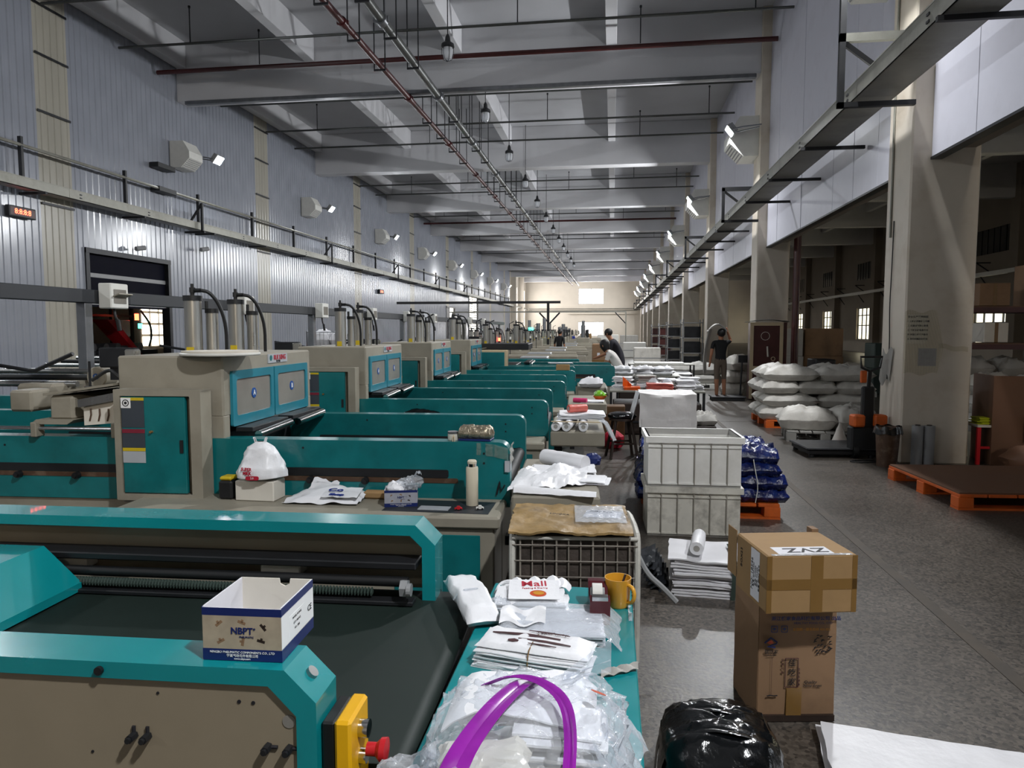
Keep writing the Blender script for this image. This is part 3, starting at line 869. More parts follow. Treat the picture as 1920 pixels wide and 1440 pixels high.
def machine(label):
    t = thing('bag_machine', label, 'machine', (-.61, 4.24, 0), R(3.0), 'green bag-making machines in a row')
    # local: x from 0 (outfeed end) to the left, y = 0 at the front rail
    for nm, y0 in (('front_rail', 0.0), ('rear_rail', 1.38)):
        r_ = MB().prism(railpoly(-6.6, 0, .6, 1.0), 1, y0, y0 + .12).obj(nm, 'teal', t, True)
        for (a, b) in ((-3.9, -2.45), (-1.7, -.38)):
            MB().prism(rrect(a, .775, b, .825, .012), 1, y0 - .006, y0 + .004).obj('slide_slot', 'black_steel', r_)
            MB().prism(rrect(a + .05, .742, b + .06, .772, .012), 1, y0 - .004, y0 + .004).obj('slide_bar', 'bin_brown', r_)
        for x in (-3.2, -2.8, -1.52, -1.25, -.9): MB().cyl((x, y0 - .035, .752), (x, y0, .752), .022, 12).cyl((x, y0 - .05, .752), (x, y0 - .035, .752), .014, 12).obj('knob', 'black_steel', r_)
        for (x, z) in ((-.16, .93), (-.16, .87), (-1.3, .95), (-3.3, .94), (-2.2, .93)): MB().cyl((x, y0 - .003, z), (x, y0 + .001, z), .007, 8).obj('bolt', 'dark_steel', r_)
    MB().box((-6.6, .13, .66), (-.04, 1.37, .74), .01).obj('bed', 'belt_black', t)
    MB().cyl((-.05, .14, .70), (-.05, 1.36, .70), .045, 16).obj('end_roller', 'belt_black', t, True)
    MB().box((-6.6, .02, .05), (-.05, 1.48, .6), .01).obj('base_frame', 'beige', t)
    # front ledge with its under-cabinet
    MB().box((-2.28, -.44, .58), (-.02, -.005, .65), .012).obj('ledge', 'beige', t)
    c = MB().box((-2.22, -.41, .05), (-.05, -.01, .58), .01).obj('under_cabinet', 'beige', t)
    MB().box((-.62, -.418, .12), (-.13, -.411, .54), .003).obj('access_door', 'teal', c)
    # press head
    hd = MB().box((-2.52, .02, 1.13), (-1.82, 1.5, 1.52), .012).obj('head_housing', 'beige', t)
    MB().box((-1.98, .02, .98), (-1.82, .10, 1.14), .006).obj('leg', 'beige', t)
    MB().box((-1.98, 1.42, .98), (-1.82, 1.5, 1.14), .006).obj('leg', 'beige', t)
    MB().box((-2.52, .02, .98), (-2.36, 1.5, 1.14), .006).obj('leg', 'beige', t)
    fr = MB()
    for (y0, y1) in ((.11, .74), (.76, 1.40)):
        o_ = rrect(y0, 1.06, y1, 1.42, .015); i_ = rrect(y0 + .055, 1.125, y1 - .045, 1.365, .025)
        fr.ring(o_, i_, 0, -1.822, -1.802)
    fr.obj('window_frame', 'teal_glass_frame', t)
    for q, (y0, y1) in enumerate(((.15, .71), (.80, 1.37))):
        pn_ = MB().box((-1.816, y0, 1.11), (-1.812, y1, 1.38)).obj('pane', 'plexi', t)
        MB().cyl((-1.812, (y0 + y1) / 2, 1.255), (-1.808, (y0 + y1) / 2, 1.255), .035, 20).obj('badge', 'blue_badge', pn_)
        text('AB'[q], .05, 'print_white', pn_, (-1.806, (y0 + y1) / 2, 1.255), RIGHT, bold=.001)
    s_ = MB().box((-1.822, .68, 1.445), (-1.814, 1.02, 1.51)).obj('sign_plate', 'sticker_white', t)
    text('RUI XING', .05, 'red_print', s_, (-1.812, .88, 1.482), RIGHT, bold=.0012)
    MB().cyl((-1.814, .725, 1.482), (-1.811, .725, 1.482), .02, 12).obj('emblem', 'teal', s_)
    text('瑞兴机械', .018, 'ink', s_, (-1.812, .85, 1.455), RIGHT)
    # nip rollers below the panes
    for (y0, y1) in ((.16, .68), (.82, 1.34)):
        MB().cyl((-1.66, y0, 1.005), (-1.66, y1, 1.02), .026, 14).obj('nip_roller', 'chrome', t, True)
        MB().box((-1.80, y0 - .03, 1.025), (-1.685, y1 + .03, 1.055), .004).obj('roller_holder', 'dark_steel', t)
    MB().box((-2.3, .11, .80), (-1.95, 1.40, 1.0), .01).obj('knife_block', 'black_steel', t)
    cyl_unit(t, -2.18, .34, 1.52); cyl_unit(t, -2.18, .95, 1.52)
    # electrical cabinet with stickers
    cb = MB().ring(rrect(-2.44, .63, -1.88, 1.32, .004, 1), rrect(-2.40, .67, -1.95, 1.28, .004, 1), 1, -.15, -.02).box((-2.43, -.08, .64), (-1.89, -.015, 1.31)).obj('cabinet', 'beige', t)
    dr_ = MB().box((-2.395, -.145, .675), (-1.985, -.115, 1.275), .004).obj('door', 'teal', t)
    MB().box((-2.02, -.152, .93), (-1.99 - .01, -.145, 1.01)).obj('lock', 'black_steel', dr_)
    MB().cyl((-2.2, -.165, 1.06), (-2.2, -.145, 1.06), .008, 8).obj('door_knob', 'parcel_tape', dr_)
    for (z0, z1, m_) in ((1.085, 1.25, 'sticker_dark'), (1.05, 1.075, 'sticker_red'), (.96, 1.048, 'sticker_dark'), (.938, .958, 'sticker_yellow'), (.865, .936, 'sticker_white'), (1.252, 1.27, 'sticker_yellow')):
        MB().box((-2.392, -.1475, z0), (-2.245, -.1455, z1)).obj('sticker', m_, dr_)
    MB().box((-2.393, -.149, 1.205), (-2.33, -.147, 1.268)).obj('sticker', 'print_white', dr_)
    MB().ring([(-2.3615 + .022*math.cos(R(a)), 1.2365 + .022*math.sin(R(a))) for a in range(0, 360, 30)], [(-2.3615 + .017*math.cos(R(a)), 1.2365 + .017*math.sin(R(a))) for a in range(0, 360, 30)], 1, -.1505, -.149).cyl((-2.3615, -.1505, 1.2365), (-2.3615, -.149, 1.2365), .009, 10).obj('warning_sign', 'ink', dr_)
    # outfeed tray
    MB().box((.03, -.25, .59), (.54, .95, .73), .012).obj('outfeed_tray', 'beige', t)
    MB().box((.06, -.1, .1), (.12, -.04, .59)).obj('tray_leg', 'dark_steel', t)
    MB().box((.06, .8, .1), (.12, .86, .59)).obj('tray_leg', 'dark_steel', t)
    MB().box((-.6, .2, .3), (.1, .28, .36)).obj('tray_beam', 'dark_steel', t)
    MB().box((-.012, .0, .82), (.0015, .09, .93)).obj('plate_label', 'sticker_white', t)
    # film feed unit behind the head
    MB().box((-3.0, .02, 1.10), (-2.83, .7, 1.262), .02).obj('feed_housing', 'beige', t)
    MB().prism([(-3.02, 1.262), (-2.54, 1.33), (-2.54, 1.345), (-3.02, 1.278)], 1, .0, .9).obj('cover_plate', 'beige', t)
    MB().prism([(-2.77, 1.19), (-2.53, 1.235), (-2.53, 1.285), (-2.77, 1.24)], 1, -.02, .02).obj('side_bar', 'steel', t)
    MB().prism([(-2.76, 1.07), (-2.53, 1.09), (-2.53, 1.235), (-2.76, 1.19)], 1, .02, .05).obj('guard_plate', 'foam', t)
    for x in (-2.72, -2.66, -2.6): MB().tube([(x, .018, 1.10), (x + .012, .016, 1.14), (x + .01, .018, 1.18)], .006, 5).obj('stain_streak', 'bin_brown', t)
    MB().cyl((-3.6, -.02, 1.055), (-2.50, -.02, 1.055), .012, 12).obj('guide_rod', 'chrome', t, True)
    for x in (-3.08, -2.535): MB().box((x, -.05, 1.0), (x + .04, .03, 1.095), .005).obj('rod_clamp', 'beige', t)
    MB().prism([(-3.1, 1.08), (-2.85, 1.08), (-2.80, 1.11), (-3.06, 1.11)], 1, -.02, .3).obj('bracket_plate', 'beige', t)
    for (y0, z0, m_) in ((.5, 1.30, 'steel'), (.75, 1.33, 'rubber'), (1.0, 1.36, 'steel')):
        MB().cyl((-5.6, y0, z0), (-3.15, y0, z0), .022, 14).obj('feed_roller', m_, t, True)
    mc = MB().lathe([(.0, 0), (.072, 0), (.078, .01), (.078, .14), (.07, .15), (0, .15)], n=24, M=Matrix.Translation((-3.10, .78, 1.34)) @ Matrix.Rotation(R(90), 4, 'X')).obj('motor_cover', 'beige', t, True)
    MB().cyl((-3.10, .625, 1.345), (-3.10, .632, 1.345), .022, 18).obj('badge', 'blue_badge', mc)
    text('A', .034, 'print_white', mc, (-3.10, .622, 1.345), FRONT)
    MB().box((-3.5, .35, 1.2), (-3.22, 1.2, 1.31), .02).obj('drive_box', 'beige', t)
    MB().box((-3.3, .05, 1.15), (-3.14, .3, 1.29), .015).obj('roller_bearing', 'beige', t)
    MB().tube([(-4.2, .4, 1.52), (-3.45, .42, 1.40), (-3.4, .42, 1.40), (-3.10, .4, 1.52)], .014, 6).obj('tension_arm', 'black_steel', t)
    MB().cyl((-2.78, .12, 1.31), (-2.78, .12, 1.48), .008, 8).cyl((-2.78, .12, 1.30), (-2.78, .12, 1.315), .035, 16).obj('sensor_post', 'dark_steel', t)
    MB().box((-2.74, .42, 1.33), (-2.66, .50, 1.55), .01).obj('valve_column', 'brushed', t)
    MB().box((-2.95, .45, 1.42), (-2.68, .52, 1.56), .01).box((-2.9, .5, 1.33), (-2.84, .54, 1.52)).obj('valve_block', 'dark_steel', t)
    MB().tube([(-2.9, .3, 1.34), (-2.8, .35, 1.42), (-2.72, .3, 1.38), (-2.68, .34, 1.33)], .012, 6, smooth=2).obj('air_hose', 'rubber', t, True)
    return t
m2 = machine('green bag-making machine with the white round board on its beige head')
PITCH = 2.63
lab = ['second', 'third', 'fourth']
for k in range(1, 4):
    dup(m2, (-.61, 4.24 + PITCH * k, 0), label='green bag-making machine with beige head, ' + lab[k - 1] + ' of the four in the row')
m6 = dup(m2, (.06, 4.24 + PITCH * 3 + 1.9, 0), label='fifth green machine of the row, without a window head', skip=('head_housing', 'window_frame', 'pane', 'sign_plate', 'leg', 'cabinet', 'door', 'air_cylinder', 'reservoir', 'under_cabinet', 'ledge', 'outfeed_tray', 'tray_leg', 'tray_beam', 'plate_label'))
MB().box((-3.0, -.25, .75), (-2.1, .02, 1.3), .01).obj('cabinet_frame', 'cream_frame', m6)
MB().box((-2.95, -.262, .78), (-2.15, -.25, 1.26), .004).obj('cabinet_door', 'teal', m6)
MB().box((-3.0, .05, 1.3), (-1.7, 1.4, 1.42), .01).obj('press_bridge', 'black_steel', m6)
cyl_unit(m6, -2.6, .4, 1.42); cyl_unit(m6, -2.0, .7, 1.42)

# grey machines farther on
def grey_machine(y, label, k):
    t = thing('grey_machine', label, 'machine', (-.9 - .2 * (k % 2), y, 0), R(2), 'grey machines beyond the green row')
    MB().box((-5.5, 0, 0), (0, 1.2, .82), .02).obj('base_frame', 'beige', t)
    MB().box((-5.5, -.03, .84), (.1, .05, .98), .02).obj('front_rail', 'teal' if k == 0 else 'beige', t)
    MB().box((-5.5, 1.15, .84), (.05, 1.23, 1.02), .02).obj('rear_rail', 'beige', t)
    MB().box((-3.3, .1, .82), (-2.3, 1.1, 1.3), .02).obj('press_head', 'beige', t)
    MB().box((-1.4, .15, .82), (-.7, 1.0, 1.02), .02).obj('stacker', 'grey_plastic', t)
    for q in range(3): cyl_unit(t, -3.1 + .55 * q, .3 + .25 * (q % 2), 1.3)
    MB().cyl((-4.6, .2, 1.2), (-4.6, 1.1, 1.2), .09, 14).obj('film_roll', 'white_plastic', t, True)
    MB().tube([(-3.8, .2, .9), (-3.8, .2, 2.0), (-3.6, .2, 2.1)], .02, 6).obj('lamp_post', 'dark_steel', t)
    MB().cyl((-1.9, .05, .98), (-1.9, .05, 1.35), .012, 6).cyl((-1.9, .05, 1.35), (-1.9, .05, 1.42), .03, 10).obj('signal_post', 'dark_steel', t)
    MB().cyl((-1.9, .05, 1.42), (-1.9, .05, 1.5), .03, 10).obj('signal_light', 'led_red' if k == 0 else 'white_plastic', t)
    return t
for k, y in enumerate((17.6, 20.9, 24.4, 28.2, 32.5, 37.5, 43.0, 49.5, 57.0, 66.0)):
    grey_machine(y, 'grey machine beyond the green row, ' + ORD[k] + ' of its line', k)
t = thing('status_light', 'small green glowing status light above the grey machines', 'light', (-4.1, 36, 0))
MB().cyl((0, 0, 0), (0, 0, 1.7), .02, 8).obj('post', 'dark_steel', t)
MB().box((-.14, -.07, 1.7), (.14, .07, 1.84), .03).obj('lens', 'led_green', t)

# grey support rail with breaker boxes
t = thing('supply_rail', 'dark grey supply rail on posts between machines and corrugated wall', 'rail', (-5.1, 0, 0))
me = MB().box((-.06, 0, 1.95), (.06, PITCH - .005, 2.08), .005).mesh('rail_section', 'rail_grey')
for k in range(1, 13): link('rail_section', me, t, (0, -1.0 + PITCH * k, 0))
me = MB().box((-.05, -.05, 0), (.05, .05, 1.95), .005).mesh('post', 'galvanised')
for y in (6.3, 11.6, 16.9, 22.2, 27.5, 32.0): link('post', me, t, (0, y, 0))
def breaker(y, label):
    b = thing('breaker_box', label, 'breaker box', (-5.02, y, 1.98), 0, 'breaker boxes on the supply rail')
    MB().box((-.02, -.13, -.08), (.12, .13, .17), .01).obj('box_body', 'white_plastic', b)
    MB().box((.12, -.09, -.03), (.126, .09, .11), .002).obj('cover', 'plexi', b)
    MB().tube([(.05, 0, -.08), (.06, .0, -.16), (.07, .02, -.2)], .012, 6, smooth=1).tube([(.07, .02, -.19), (.08, .03, -.3)], .02, 8).obj('plug', 'rubber', b)
    return b
b0 = breaker(6.55, 'white breaker box, first on the supply rail, its cover open')
MB().box((.12, -.1, -.01), (.2, .1, .003), .001, M=Matrix.Translation((0, 0, 0)) @ Matrix.Rotation(R(-20), 4, 'Y')).obj('flap', 'beige', b0)
for k in range(1, 9): dup(b0, (-5.02, 6.55 + PITCH * k * .985, 1.98), label='white breaker box, ' + ORD[k] + ' on the supply rail', skip=('flap',))
# notice sheets clipped on the wall behind
for i, (y, z) in enumerate(((12.9, 1.62), (18.6, 1.7))):
    tag(MB().box((-5.03, y, z), (-5.02, y + .42, z + .5)).obj('notice_sheet', 'sticker_white'), ['nearer', 'farther'][i] + ' pale notice sheet hanging on the supply rail', 'notice')

# ------------------------------------------------------------------ the nearest machine (first)
t = thing('bag_machine', 'bright teal bag-making machine in the foreground with dark belt', 'machine', (-.60, 1.30, 0), R(2.2), None)
def cpoly(x0, x1, z0, z1, c): return [(x0, z0), (x0, z1), (x1 - c, z1), (x1, z1 - c), (x1, z0)]
fo = cpoly(-2.6, .02, .15, 1.0, .065); fi = [(-2.56, .19), (-2.56, .965), (-.08, .965), (-.022, .905), (-.022, .19)]
fc = MB().ring(fo, fi, 1, 0, .115).obj('front_cover', 'teal_new', t)
fp = MB().prism(cpoly(-2.57, -.02, .18, .975, .06), 1, .008, .05).obj('front_panel', 'beige_panel', t)
for x in (-1.5, -1.02, -.44, -1.98): MB().cyl((x, -.008, .982), (x, 0, .982), .009, 10).obj('bolt', 'black_steel', fc)
for (x, z, r_) in ((-.115, .925, .004), (-.145, .926, .004), (-.32, .935, .003), (-.47, .80, .003), (-.04, .89, .014)):
    MB().cyl((x, .0065, z), (x, .009, z), r_, 14).obj('panel_hole', 'plexi' if r_ > .01 else 'ink', fp)
for (x, z, a) in ((-.345, .842, 90), (-.375, .842, 90), (-.085, .835, 0), (-.04, .834, 0)):
    dx, dz = math.cos(R(a)) * .02, math.sin(R(a)) * .02
    MB().tube([(x, .006, z), (x + dx, .006, z + dz)], .004, 6).obj('slot', 'ink', fp)
    MB().cyl((x, -.012, z), (x, .008, z), .009, 6).cyl((x, -.018, z), (x, -.01, z), .006, 10).obj('slot_bolt', 'black_steel', fp)
MB().cyl((-.016, .058, .964), (-.0065, .058, .9735), .013, 16).obj('cover_bolt', 'steel', fc, True)
# belt, beds and base
bl = [(-3.2, .69), (-3.2, .732), (.135, .732)] + [(.135 + .035 * math.sin(R(a)), .697 + .035 * math.cos(R(a))) for a in (20, 45, 70, 90, 130, 180)]
MB().prism(bl, 1, .13, 1.16).obj('conveyor_belt', 'belt', t, True)
MB().box((-3.2, .13, .05), (.16, 1.16, .66)).obj('base_frame', 'black_steel', t)
# rear cover: an open gantry over the belt
ro = cpoly(-3.0, .035, .66, 1.0, .07); ri = [(-2.95, .66), (-2.95, .962), (-.055, .962), (-.012, .92), (-.012, .66)]
rc = MB().ring(ro[1:] + ro[:1], ri[1:] + ri[:1], 1, 1.07, 1.2)
rc.obj('rear_cover', 'teal_new', t)
MB().box((-2.9, 1.17, .74), (-.03, 1.195, .95)).obj('back_panel', 'beige_panel', t)
MB().box((-2.9, 1.05, .845), (-.03, 1.15, .87), .004).box((-2.9, 1.0, .735), (-.03, 1.05, .75), .003).obj('guide_rail', 'black_steel', t)
MB().cyl((-2.9, 1.06, .80), (-.06, 1.06, .80), .018, 12).obj('guide_rod', 'rubber', t, True)
lead = MB()
for q in range(150): lead.lathe([(.010, 0), (.017, .004), (.010, .008)], n=8, M=Matrix.Translation((-1.9 + q * .0115, 1.03, .772)) @ Matrix.Rotation(R(90), 4, 'Y'))
lead.obj('lead_screw', 'dark_green', t)
MB().cyl((-.045, .985, .80), (-.03, .985, .80), .022, 14).cyl((-.07, 1.0, .80), (-.045, 1.0, .80), .03, 6).obj('screw_nut', 'grey_plastic', t)
for x in (-1.45, -.62): MB().box((x, 1.1, .79), (x + .15, 1.17, .83), .005).obj('slide_block', 'foam', t)
# low hood at the far left of the belt
MB().prism([(-2.6, .74), (-2.6, .90), (-1.40, .90), (-1.26, .77), (-1.26, .74)], 1, .25, 1.02).obj('hood', 'teal_new', t)
# emergency stop box
eb = MB().box((.022, .02, .70), (.05, .13, .885), .004).obj('stop_box_back', 'rubber', t)
MB().box((.05, .015, .70), (.085, .135, .89), .006).obj('stop_box_cover', 'yellow', eb)
MB().cyl((.085, .075, .845), (.105, .075, .845), .019, 16).obj('selector_button', 'chrome', eb, True)
MB().cyl((.085, .075, .785), (.10, .075, .785), .016, 16).obj('button_collar', 'chrome', eb, True)
MB().lathe([(.014, 0), (.014, .02), (.024, .03), (.025, .042), (.0, .046)], n=20, M=Matrix.Translation((.10, .075, .80)) @ Matrix.Rotation(R(90), 4, 'Y')).obj('stop_button', 'red', eb, True)

# teal side table
t = thing('side_table', 'long teal side table at the end of the foreground machine', 'table', (0, 0, 0))
MB().box((-.42, .55, .72), (.078, 2.53, .75), .004).obj('table_top', 'teal_new', t)
MB().box((-.36, .6, .02), (.05, 2.46, .72), .004).obj('table_frame', 'teal', t)
# ------------------------------------------------------------------ things on the foreground machine and its table
def open_box(name, label, wd, dp, h, loc, rz, front_m, side_m, notch=True):
    t = thing(name, label, 'box', loc, rz)
    th = .003
    MB().box((-wd/2, -dp/2, 0), (wd/2, dp/2, th)).obj('bottom', 'paper', t)
    MB().box((-wd/2, -dp/2, 0), (wd/2, -dp/2 + th, h * .98)).obj('front_wall', 'paper', t)
    MB().box((wd/2 - th, -dp/2 + th, 0), (wd/2, dp/2 - th, h)).obj('side_wall', 'paper', t)
    MB().box((-wd/2, -dp/2 + th, 0), (-wd/2 + th, dp/2 - th, h)).obj('side_wall', 'paper', t)
    bk = MB()
    if notch:
        pts = [(-wd/2, 0), (-wd/2, h)] + [(.02 + .013 * math.cos(R(a)), h - .016 * math.sin(R(a))) for a in range(180, -1, -30)] + [(wd/2, h), (wd/2, 0)]
        # split around the notch
        bk.prism([(-wd/2, 0), (-wd/2, h), (.007, h), (.009, h - .012), (.02, h - .017), (.02, 0)], 1, dp/2 - th, dp/2)
        bk.prism([(.02, 0), (.02, h - .017), (.031, h - .012), (.033, h), (wd/2, h), (wd/2, 0)], 1, dp/2 - th, dp/2)
    else: bk.box((-wd/2, dp/2 - th, 0), (wd/2, dp/2, h))
    bk.obj('back_wall', 'foam', t)
    e = .0008
    f = MB().box((-wd/2, -dp/2 - e, h*.22), (wd/2, -dp/2, h*.84)).obj('front_print', front_m, t)
    for (z0, z1) in ((0, .22), (.84, .985)):
        MB().box((-wd/2 - e, -dp/2 - e, h*z0), (wd/2 + e, -dp/2, h*z1)).obj('blue_band', 'navy', t)
        MB().box((wd/2, -dp/2, h*z0), (wd/2 + e, dp/2, h*(z1 + .012))).obj('blue_band', 'navy', t)
        MB().box((-wd/2 - e, -dp/2, h*z0), (-wd/2, dp/2, h*(z1 + .012))).obj('blue_band', 'navy', t)
    sd = MB().box((wd/2, -dp/2, h*.22), (wd/2 + e, dp/2, h*.85)).obj('side_print', side_m, t)
    text('NBPT', h*.17, 'navy', f, (0, -dp/2 - e*2, h*.56), FRONT, bold=h*.004, ext=.0003)
    text('®', h*.06, 'navy', f, (wd*.16, -dp/2 - e*2, h*.6), FRONT, ext=.0003)
    text('PNEUMATIC', h*.05, 'navy', f, (.01, -dp/2 - e*2, h*.45), FRONT, ext=.0003)
    text('NINGBO PNEUMATIC COMPONENTS CO., LTD', h*.058, 'print_white', t, (0, -dp/2 - e*2, h*.16), FRONT, ext=.0003)
    text('宁波气动元件有限公司', h*.06, 'print_white', t, (0, -dp/2 - e*2, h*.095), FRONT, ext=.0003)
    text('www.nbpt.com', h*.05, 'print_white', t, (0, -dp/2 - e*2, h*.04), FRONT, ext=.0003)
    for (u, v, a) in ((-.29, .69, 40), (0, .72, -20), (.27, .64, -50), (-.27, .36, 30), (.01, .36, 80), (.24, .38, -15)):
        mm = MB(); c, s_ = math.cos(R(a)), math.sin(R(a))
        x0, z0 = u*wd, v*h
        L = h*.075
        mm.tube([(x0 - c*L, -dp/2 - e*1.5, z0 - s_*L), (x0 + c*L, -dp/2 - e*1.5, z0 + s_*L)], .0012 * h / .1 * 2.4, 6)
        mm.tube([(x0, -dp/2 - e*1.5, z0), (x0 - s_*L*.8, -dp/2 - e*1.5, z0 + c*L*.8)], .0012 * h / .1 * 2.0, 6)
        mm.v = [(p[0], -dp/2 - e - .0003 * (1 if p[1] < -dp/2 - e*1.5 else 0), p[2]) for p in mm.v]
        mm.obj('fitting_picture', 'cardboard_dark' if u < .2 else 'wood_dark', f)
    lb = MB().box((wd/2 + e, -dp*.28, h*.3), (wd/2 + e*1.6, dp*.18, h*.7)).obj('carton_label', 'print_white', t)
    for k, s_ in enumerate(('MODEL PC10-02', 'QTY 100 PCS', 'NO. 2305')): text(s_, h*.06, 'ink', lb, (wd/2 + e*2, -dp*.05, h*(.62 - .11*k)), RIGHT, ext=.0002)
    text('CE', h*.17, 'ink', t, (wd/2 + e*2, dp*.36, h*.5), RIGHT, ext=.0003)
    return t
open_box('fittings_box', 'open blue and white fittings box on the foreground machine', .168, .175, .113, (-.752, 1.412, 1.001), R(3), 'box_print', 'print_white')

# folded packet in film leaning over the belt edge
t = thing('bag_packet', 'long film-wrapped packet of folded white bags at the belt end', 'bag packet', (-.462, 2.29, .752), R(24))
pillow(.115, .40, .06, 3, n=14, wr=.006, p=6, ears=.02, q=.35).obj('packet_body', 'white_bag', t, 'all')
cloth(lambda a, b: (-.062 + .124*a, -.01 + .012*b, .062 - abs(a - .5)**4 * .5), 9, 3, .0015).obj('packet_seam', 'thin_film', t, True)

# Mall bag
t = thing('printed_bag', 'crumpled white bag with red lettering and orange emblem on the teal table', 'bag', (-.255, 2.345, .751), R(6))
mm = layers(.235, .15, .035, 5, 11, .018, .012)
mm.obj('bag_body', 'white_bag', t, True)
fan = MB()
rnd = random.Random(5)
for k in range(7):
    a = -.1 + .032 * k
    cloth(lambda u, v: (a - .02 + .05*u + .01*math.sin(v*3), .05 + .07*v, .012 + .018*math.sin(u*3.1) + .012*k % .02 + .008*v), 5, 4, .0015, fan)
fan.obj('bag_handles', 'white_bag', t, True)
cloth(lambda u, v: (-.085 + .17*u, -.078 + .125*v, .046 + .02*v), 12, 8, .0015).obj('printed_face', 'white_bag', t, True)
text('Mall', .05, 'red_print', t, (.0, .018, .0628), (R(9.1), 0, R(4)), ext=.0004, bold=.0005, sx=1.1)
text('Feeding & Sharing', .012, 'red_print', t, (.003, -.010, .0583), (R(9.1), 0, R(4)), ext=.0004)
em = MB().lathe([(.0, 0), (.028, 0), (.028, .001), (0, .001)], n=24)
em = em.obj('emblem', 'orange_print', t, loc=(.014, -.044, .0525), rot=(R(9.1), 0, R(-8))); em.scale = (1, .72, 1)
em2 = MB().lathe([(0, 0), (.019, 0), (.019, .001), (0, .001)], n=20).obj('emblem_heart', 'gold_print', t, loc=(.016, -.043, .0537), rot=(R(9.1), 0, R(-8))); em2.scale = (1, .62, 1)
tag(blob(.05, .06, .03, 9, 26, .25, 3, flat=.5, ridge=.5).obj('film_scrap', 'clear_film', None, True, (-.365, 2.25, .751)), 'crumpled clear film scrap behind the long packet', 'film')
tag(MB().tube([(-.40, 2.40, .757), (-.385, 2.43, .79), (-.34, 2.43, .80), (-.31, 2.38, .775), (-.31, 2.36, .757)], .004, 6, smooth=2).obj('bag_strap', 'white_bag', None, True), 'looped white bag strap on the teal table', 'strap')

# stack in clear film
t = thing('film_packed_bags', 'flat stack of white bags in a clear film sleeve on the teal table', 'bag packet', (-.175, 2.13, .751), R(4))
layers(.31, .21, .035, 9, 21, .006, .006).obj('bag_stack', 'white_bag_soft', t, True)
cloth(lambda a, b: (-.175 + .38*a + .02*b, -.125 + .26*b, .042 - .04*max(0, abs(a-.47)*2-.8)*5*.9 + .004*math.sin(9*a+5*b) + .003*math.sin(23*b)), 22, 16, .0008).obj('film_sleeve', 'clear_film', t, True)
cloth(lambda a, b: (-.16 + .14*a, -.06 + .12*b + .02*math.sin(a*9), .046 + .014*math.sin(a*7+b*2)*math.sin(b*3.1) + .01*math.sin(b*14)*.3), 14, 10, .0015).obj('torn_edge', 'white_bag', t, True)

# banded, printed bundle
t = thing('bag_bundle', 'rubber-banded bundle of white bags with dark maroon print', 'bag bundle', (-.205, 1.915, .751), R(-10))
layers(.31, .14, .05, 11, 31, .010, .010, nu=13).obj('bag_stack', 'white_bag', t, True)
pillow(.32, .13, .022, 5, n=14, wr=.004, p=6, ears=.02, q=.4).obj('top_bag', 'white_bag', t, 'all', loc=(0, .005, .044))
MB().tube([(.0, -.078, .0), (.0, -.075, .045), (0, -.05, .068), (0, .05, .068), (0, .075, .045), (0, .078, 0)], .0018, 6, smooth=1).obj('rubber_band', 'parcel_tape', t)
for (x, y, w_, h_) in ((-.03, .015, .2, .018), (.03, -.012, .15, .012), (-.055, -.028, .03, .022), (.03, .045, .12, .008), (.03, -.035, .08, .008)):
    cloth(lambda a, b: (x + (a-.5)*w_, y + (b-.5)*h_ * (1 - .6*abs(a-.5)*2), .0715 - 5*(x + (a-.5)*w_)**2 * .06), 7, 3, .001).obj('maroon_mark', 'maroon_print', t)
text('TakeAway', .022, 'maroon_print', t, (.04, .040, .0725), (0, 0, R(4)), ext=.0003)
tag(cloth(lambda a, b: (.03 + .10*(a-.5), 1.895 + .04*(b-.5) + .06*(a-.5), .753 + .016*abs(math.sin(a*9+b*3)) * (1 - abs(b-.5))), 16, 6, .002).obj('grey_rag', 'sack_grey', None, True), 'small twisted grey rag next to the maroon-printed bundle', 'rag')

# tape dispenser
t = thing('tape_dispenser', 'maroon desktop tape dispenser in front of the yellow mug', 'tape dispenser', (-.035, 2.29, .751), R(4))
MB().prism([(-.09, 0), (-.09, .075), (-.06, .085), (-.03, .055), (.03, .05), (.07, .085), (.10, .085), (.11, .0)], 0, -.032, .032).obj('dispenser_body', 'tape_maroon', t)
MB().cyl((-.02, .02, .06), (.012, .02, .06), .034, 20).obj('tape_roll', 'white_plastic', t, True)
MB().cyl((-.026, .02, .06), (.02, .02, .06), .02, 16).obj('roll_hub', 'grey_plastic', t, True)
MB().box((-.025, -.088, .076), (.025, -.06, .088)).obj('cutter', 'chrome', t)
# mug
t = thing('mug', 'yellow ceramic mug with a handle on the teal table', 'mug', (.028, 2.37, .751))
MB().lathe([(0, 0), (.034, 0), (.039, .008), (.044, .095), (.045, .098), (.042, .098), (.037, .012), (0, .01)], n=32).obj('mug_body', 'mug_yellow', t, True)
MB().tube([(.034, -.025, .080), (.05, -.043, .078), (.055, -.048, .05), (.046, -.038, .024), (.032, -.022, .02)], .0065, 10, smooth=2).obj('handle', 'mug_yellow', t, True)
MB().tube([(.0, .0, .03), (.025, .012, .105)], .004, 6).obj('spoon', 'wood_dark', t)
tag(cloth(lambda a, b: (.062 + .012*a, 2.24 + .13*b, .753 + .01*a*math.sin(b*6)), 4, 10, .001).obj('tape_strip', 'clear_film', None, True), 'torn strip of clear tape on the table edge by the mug', 'tape')

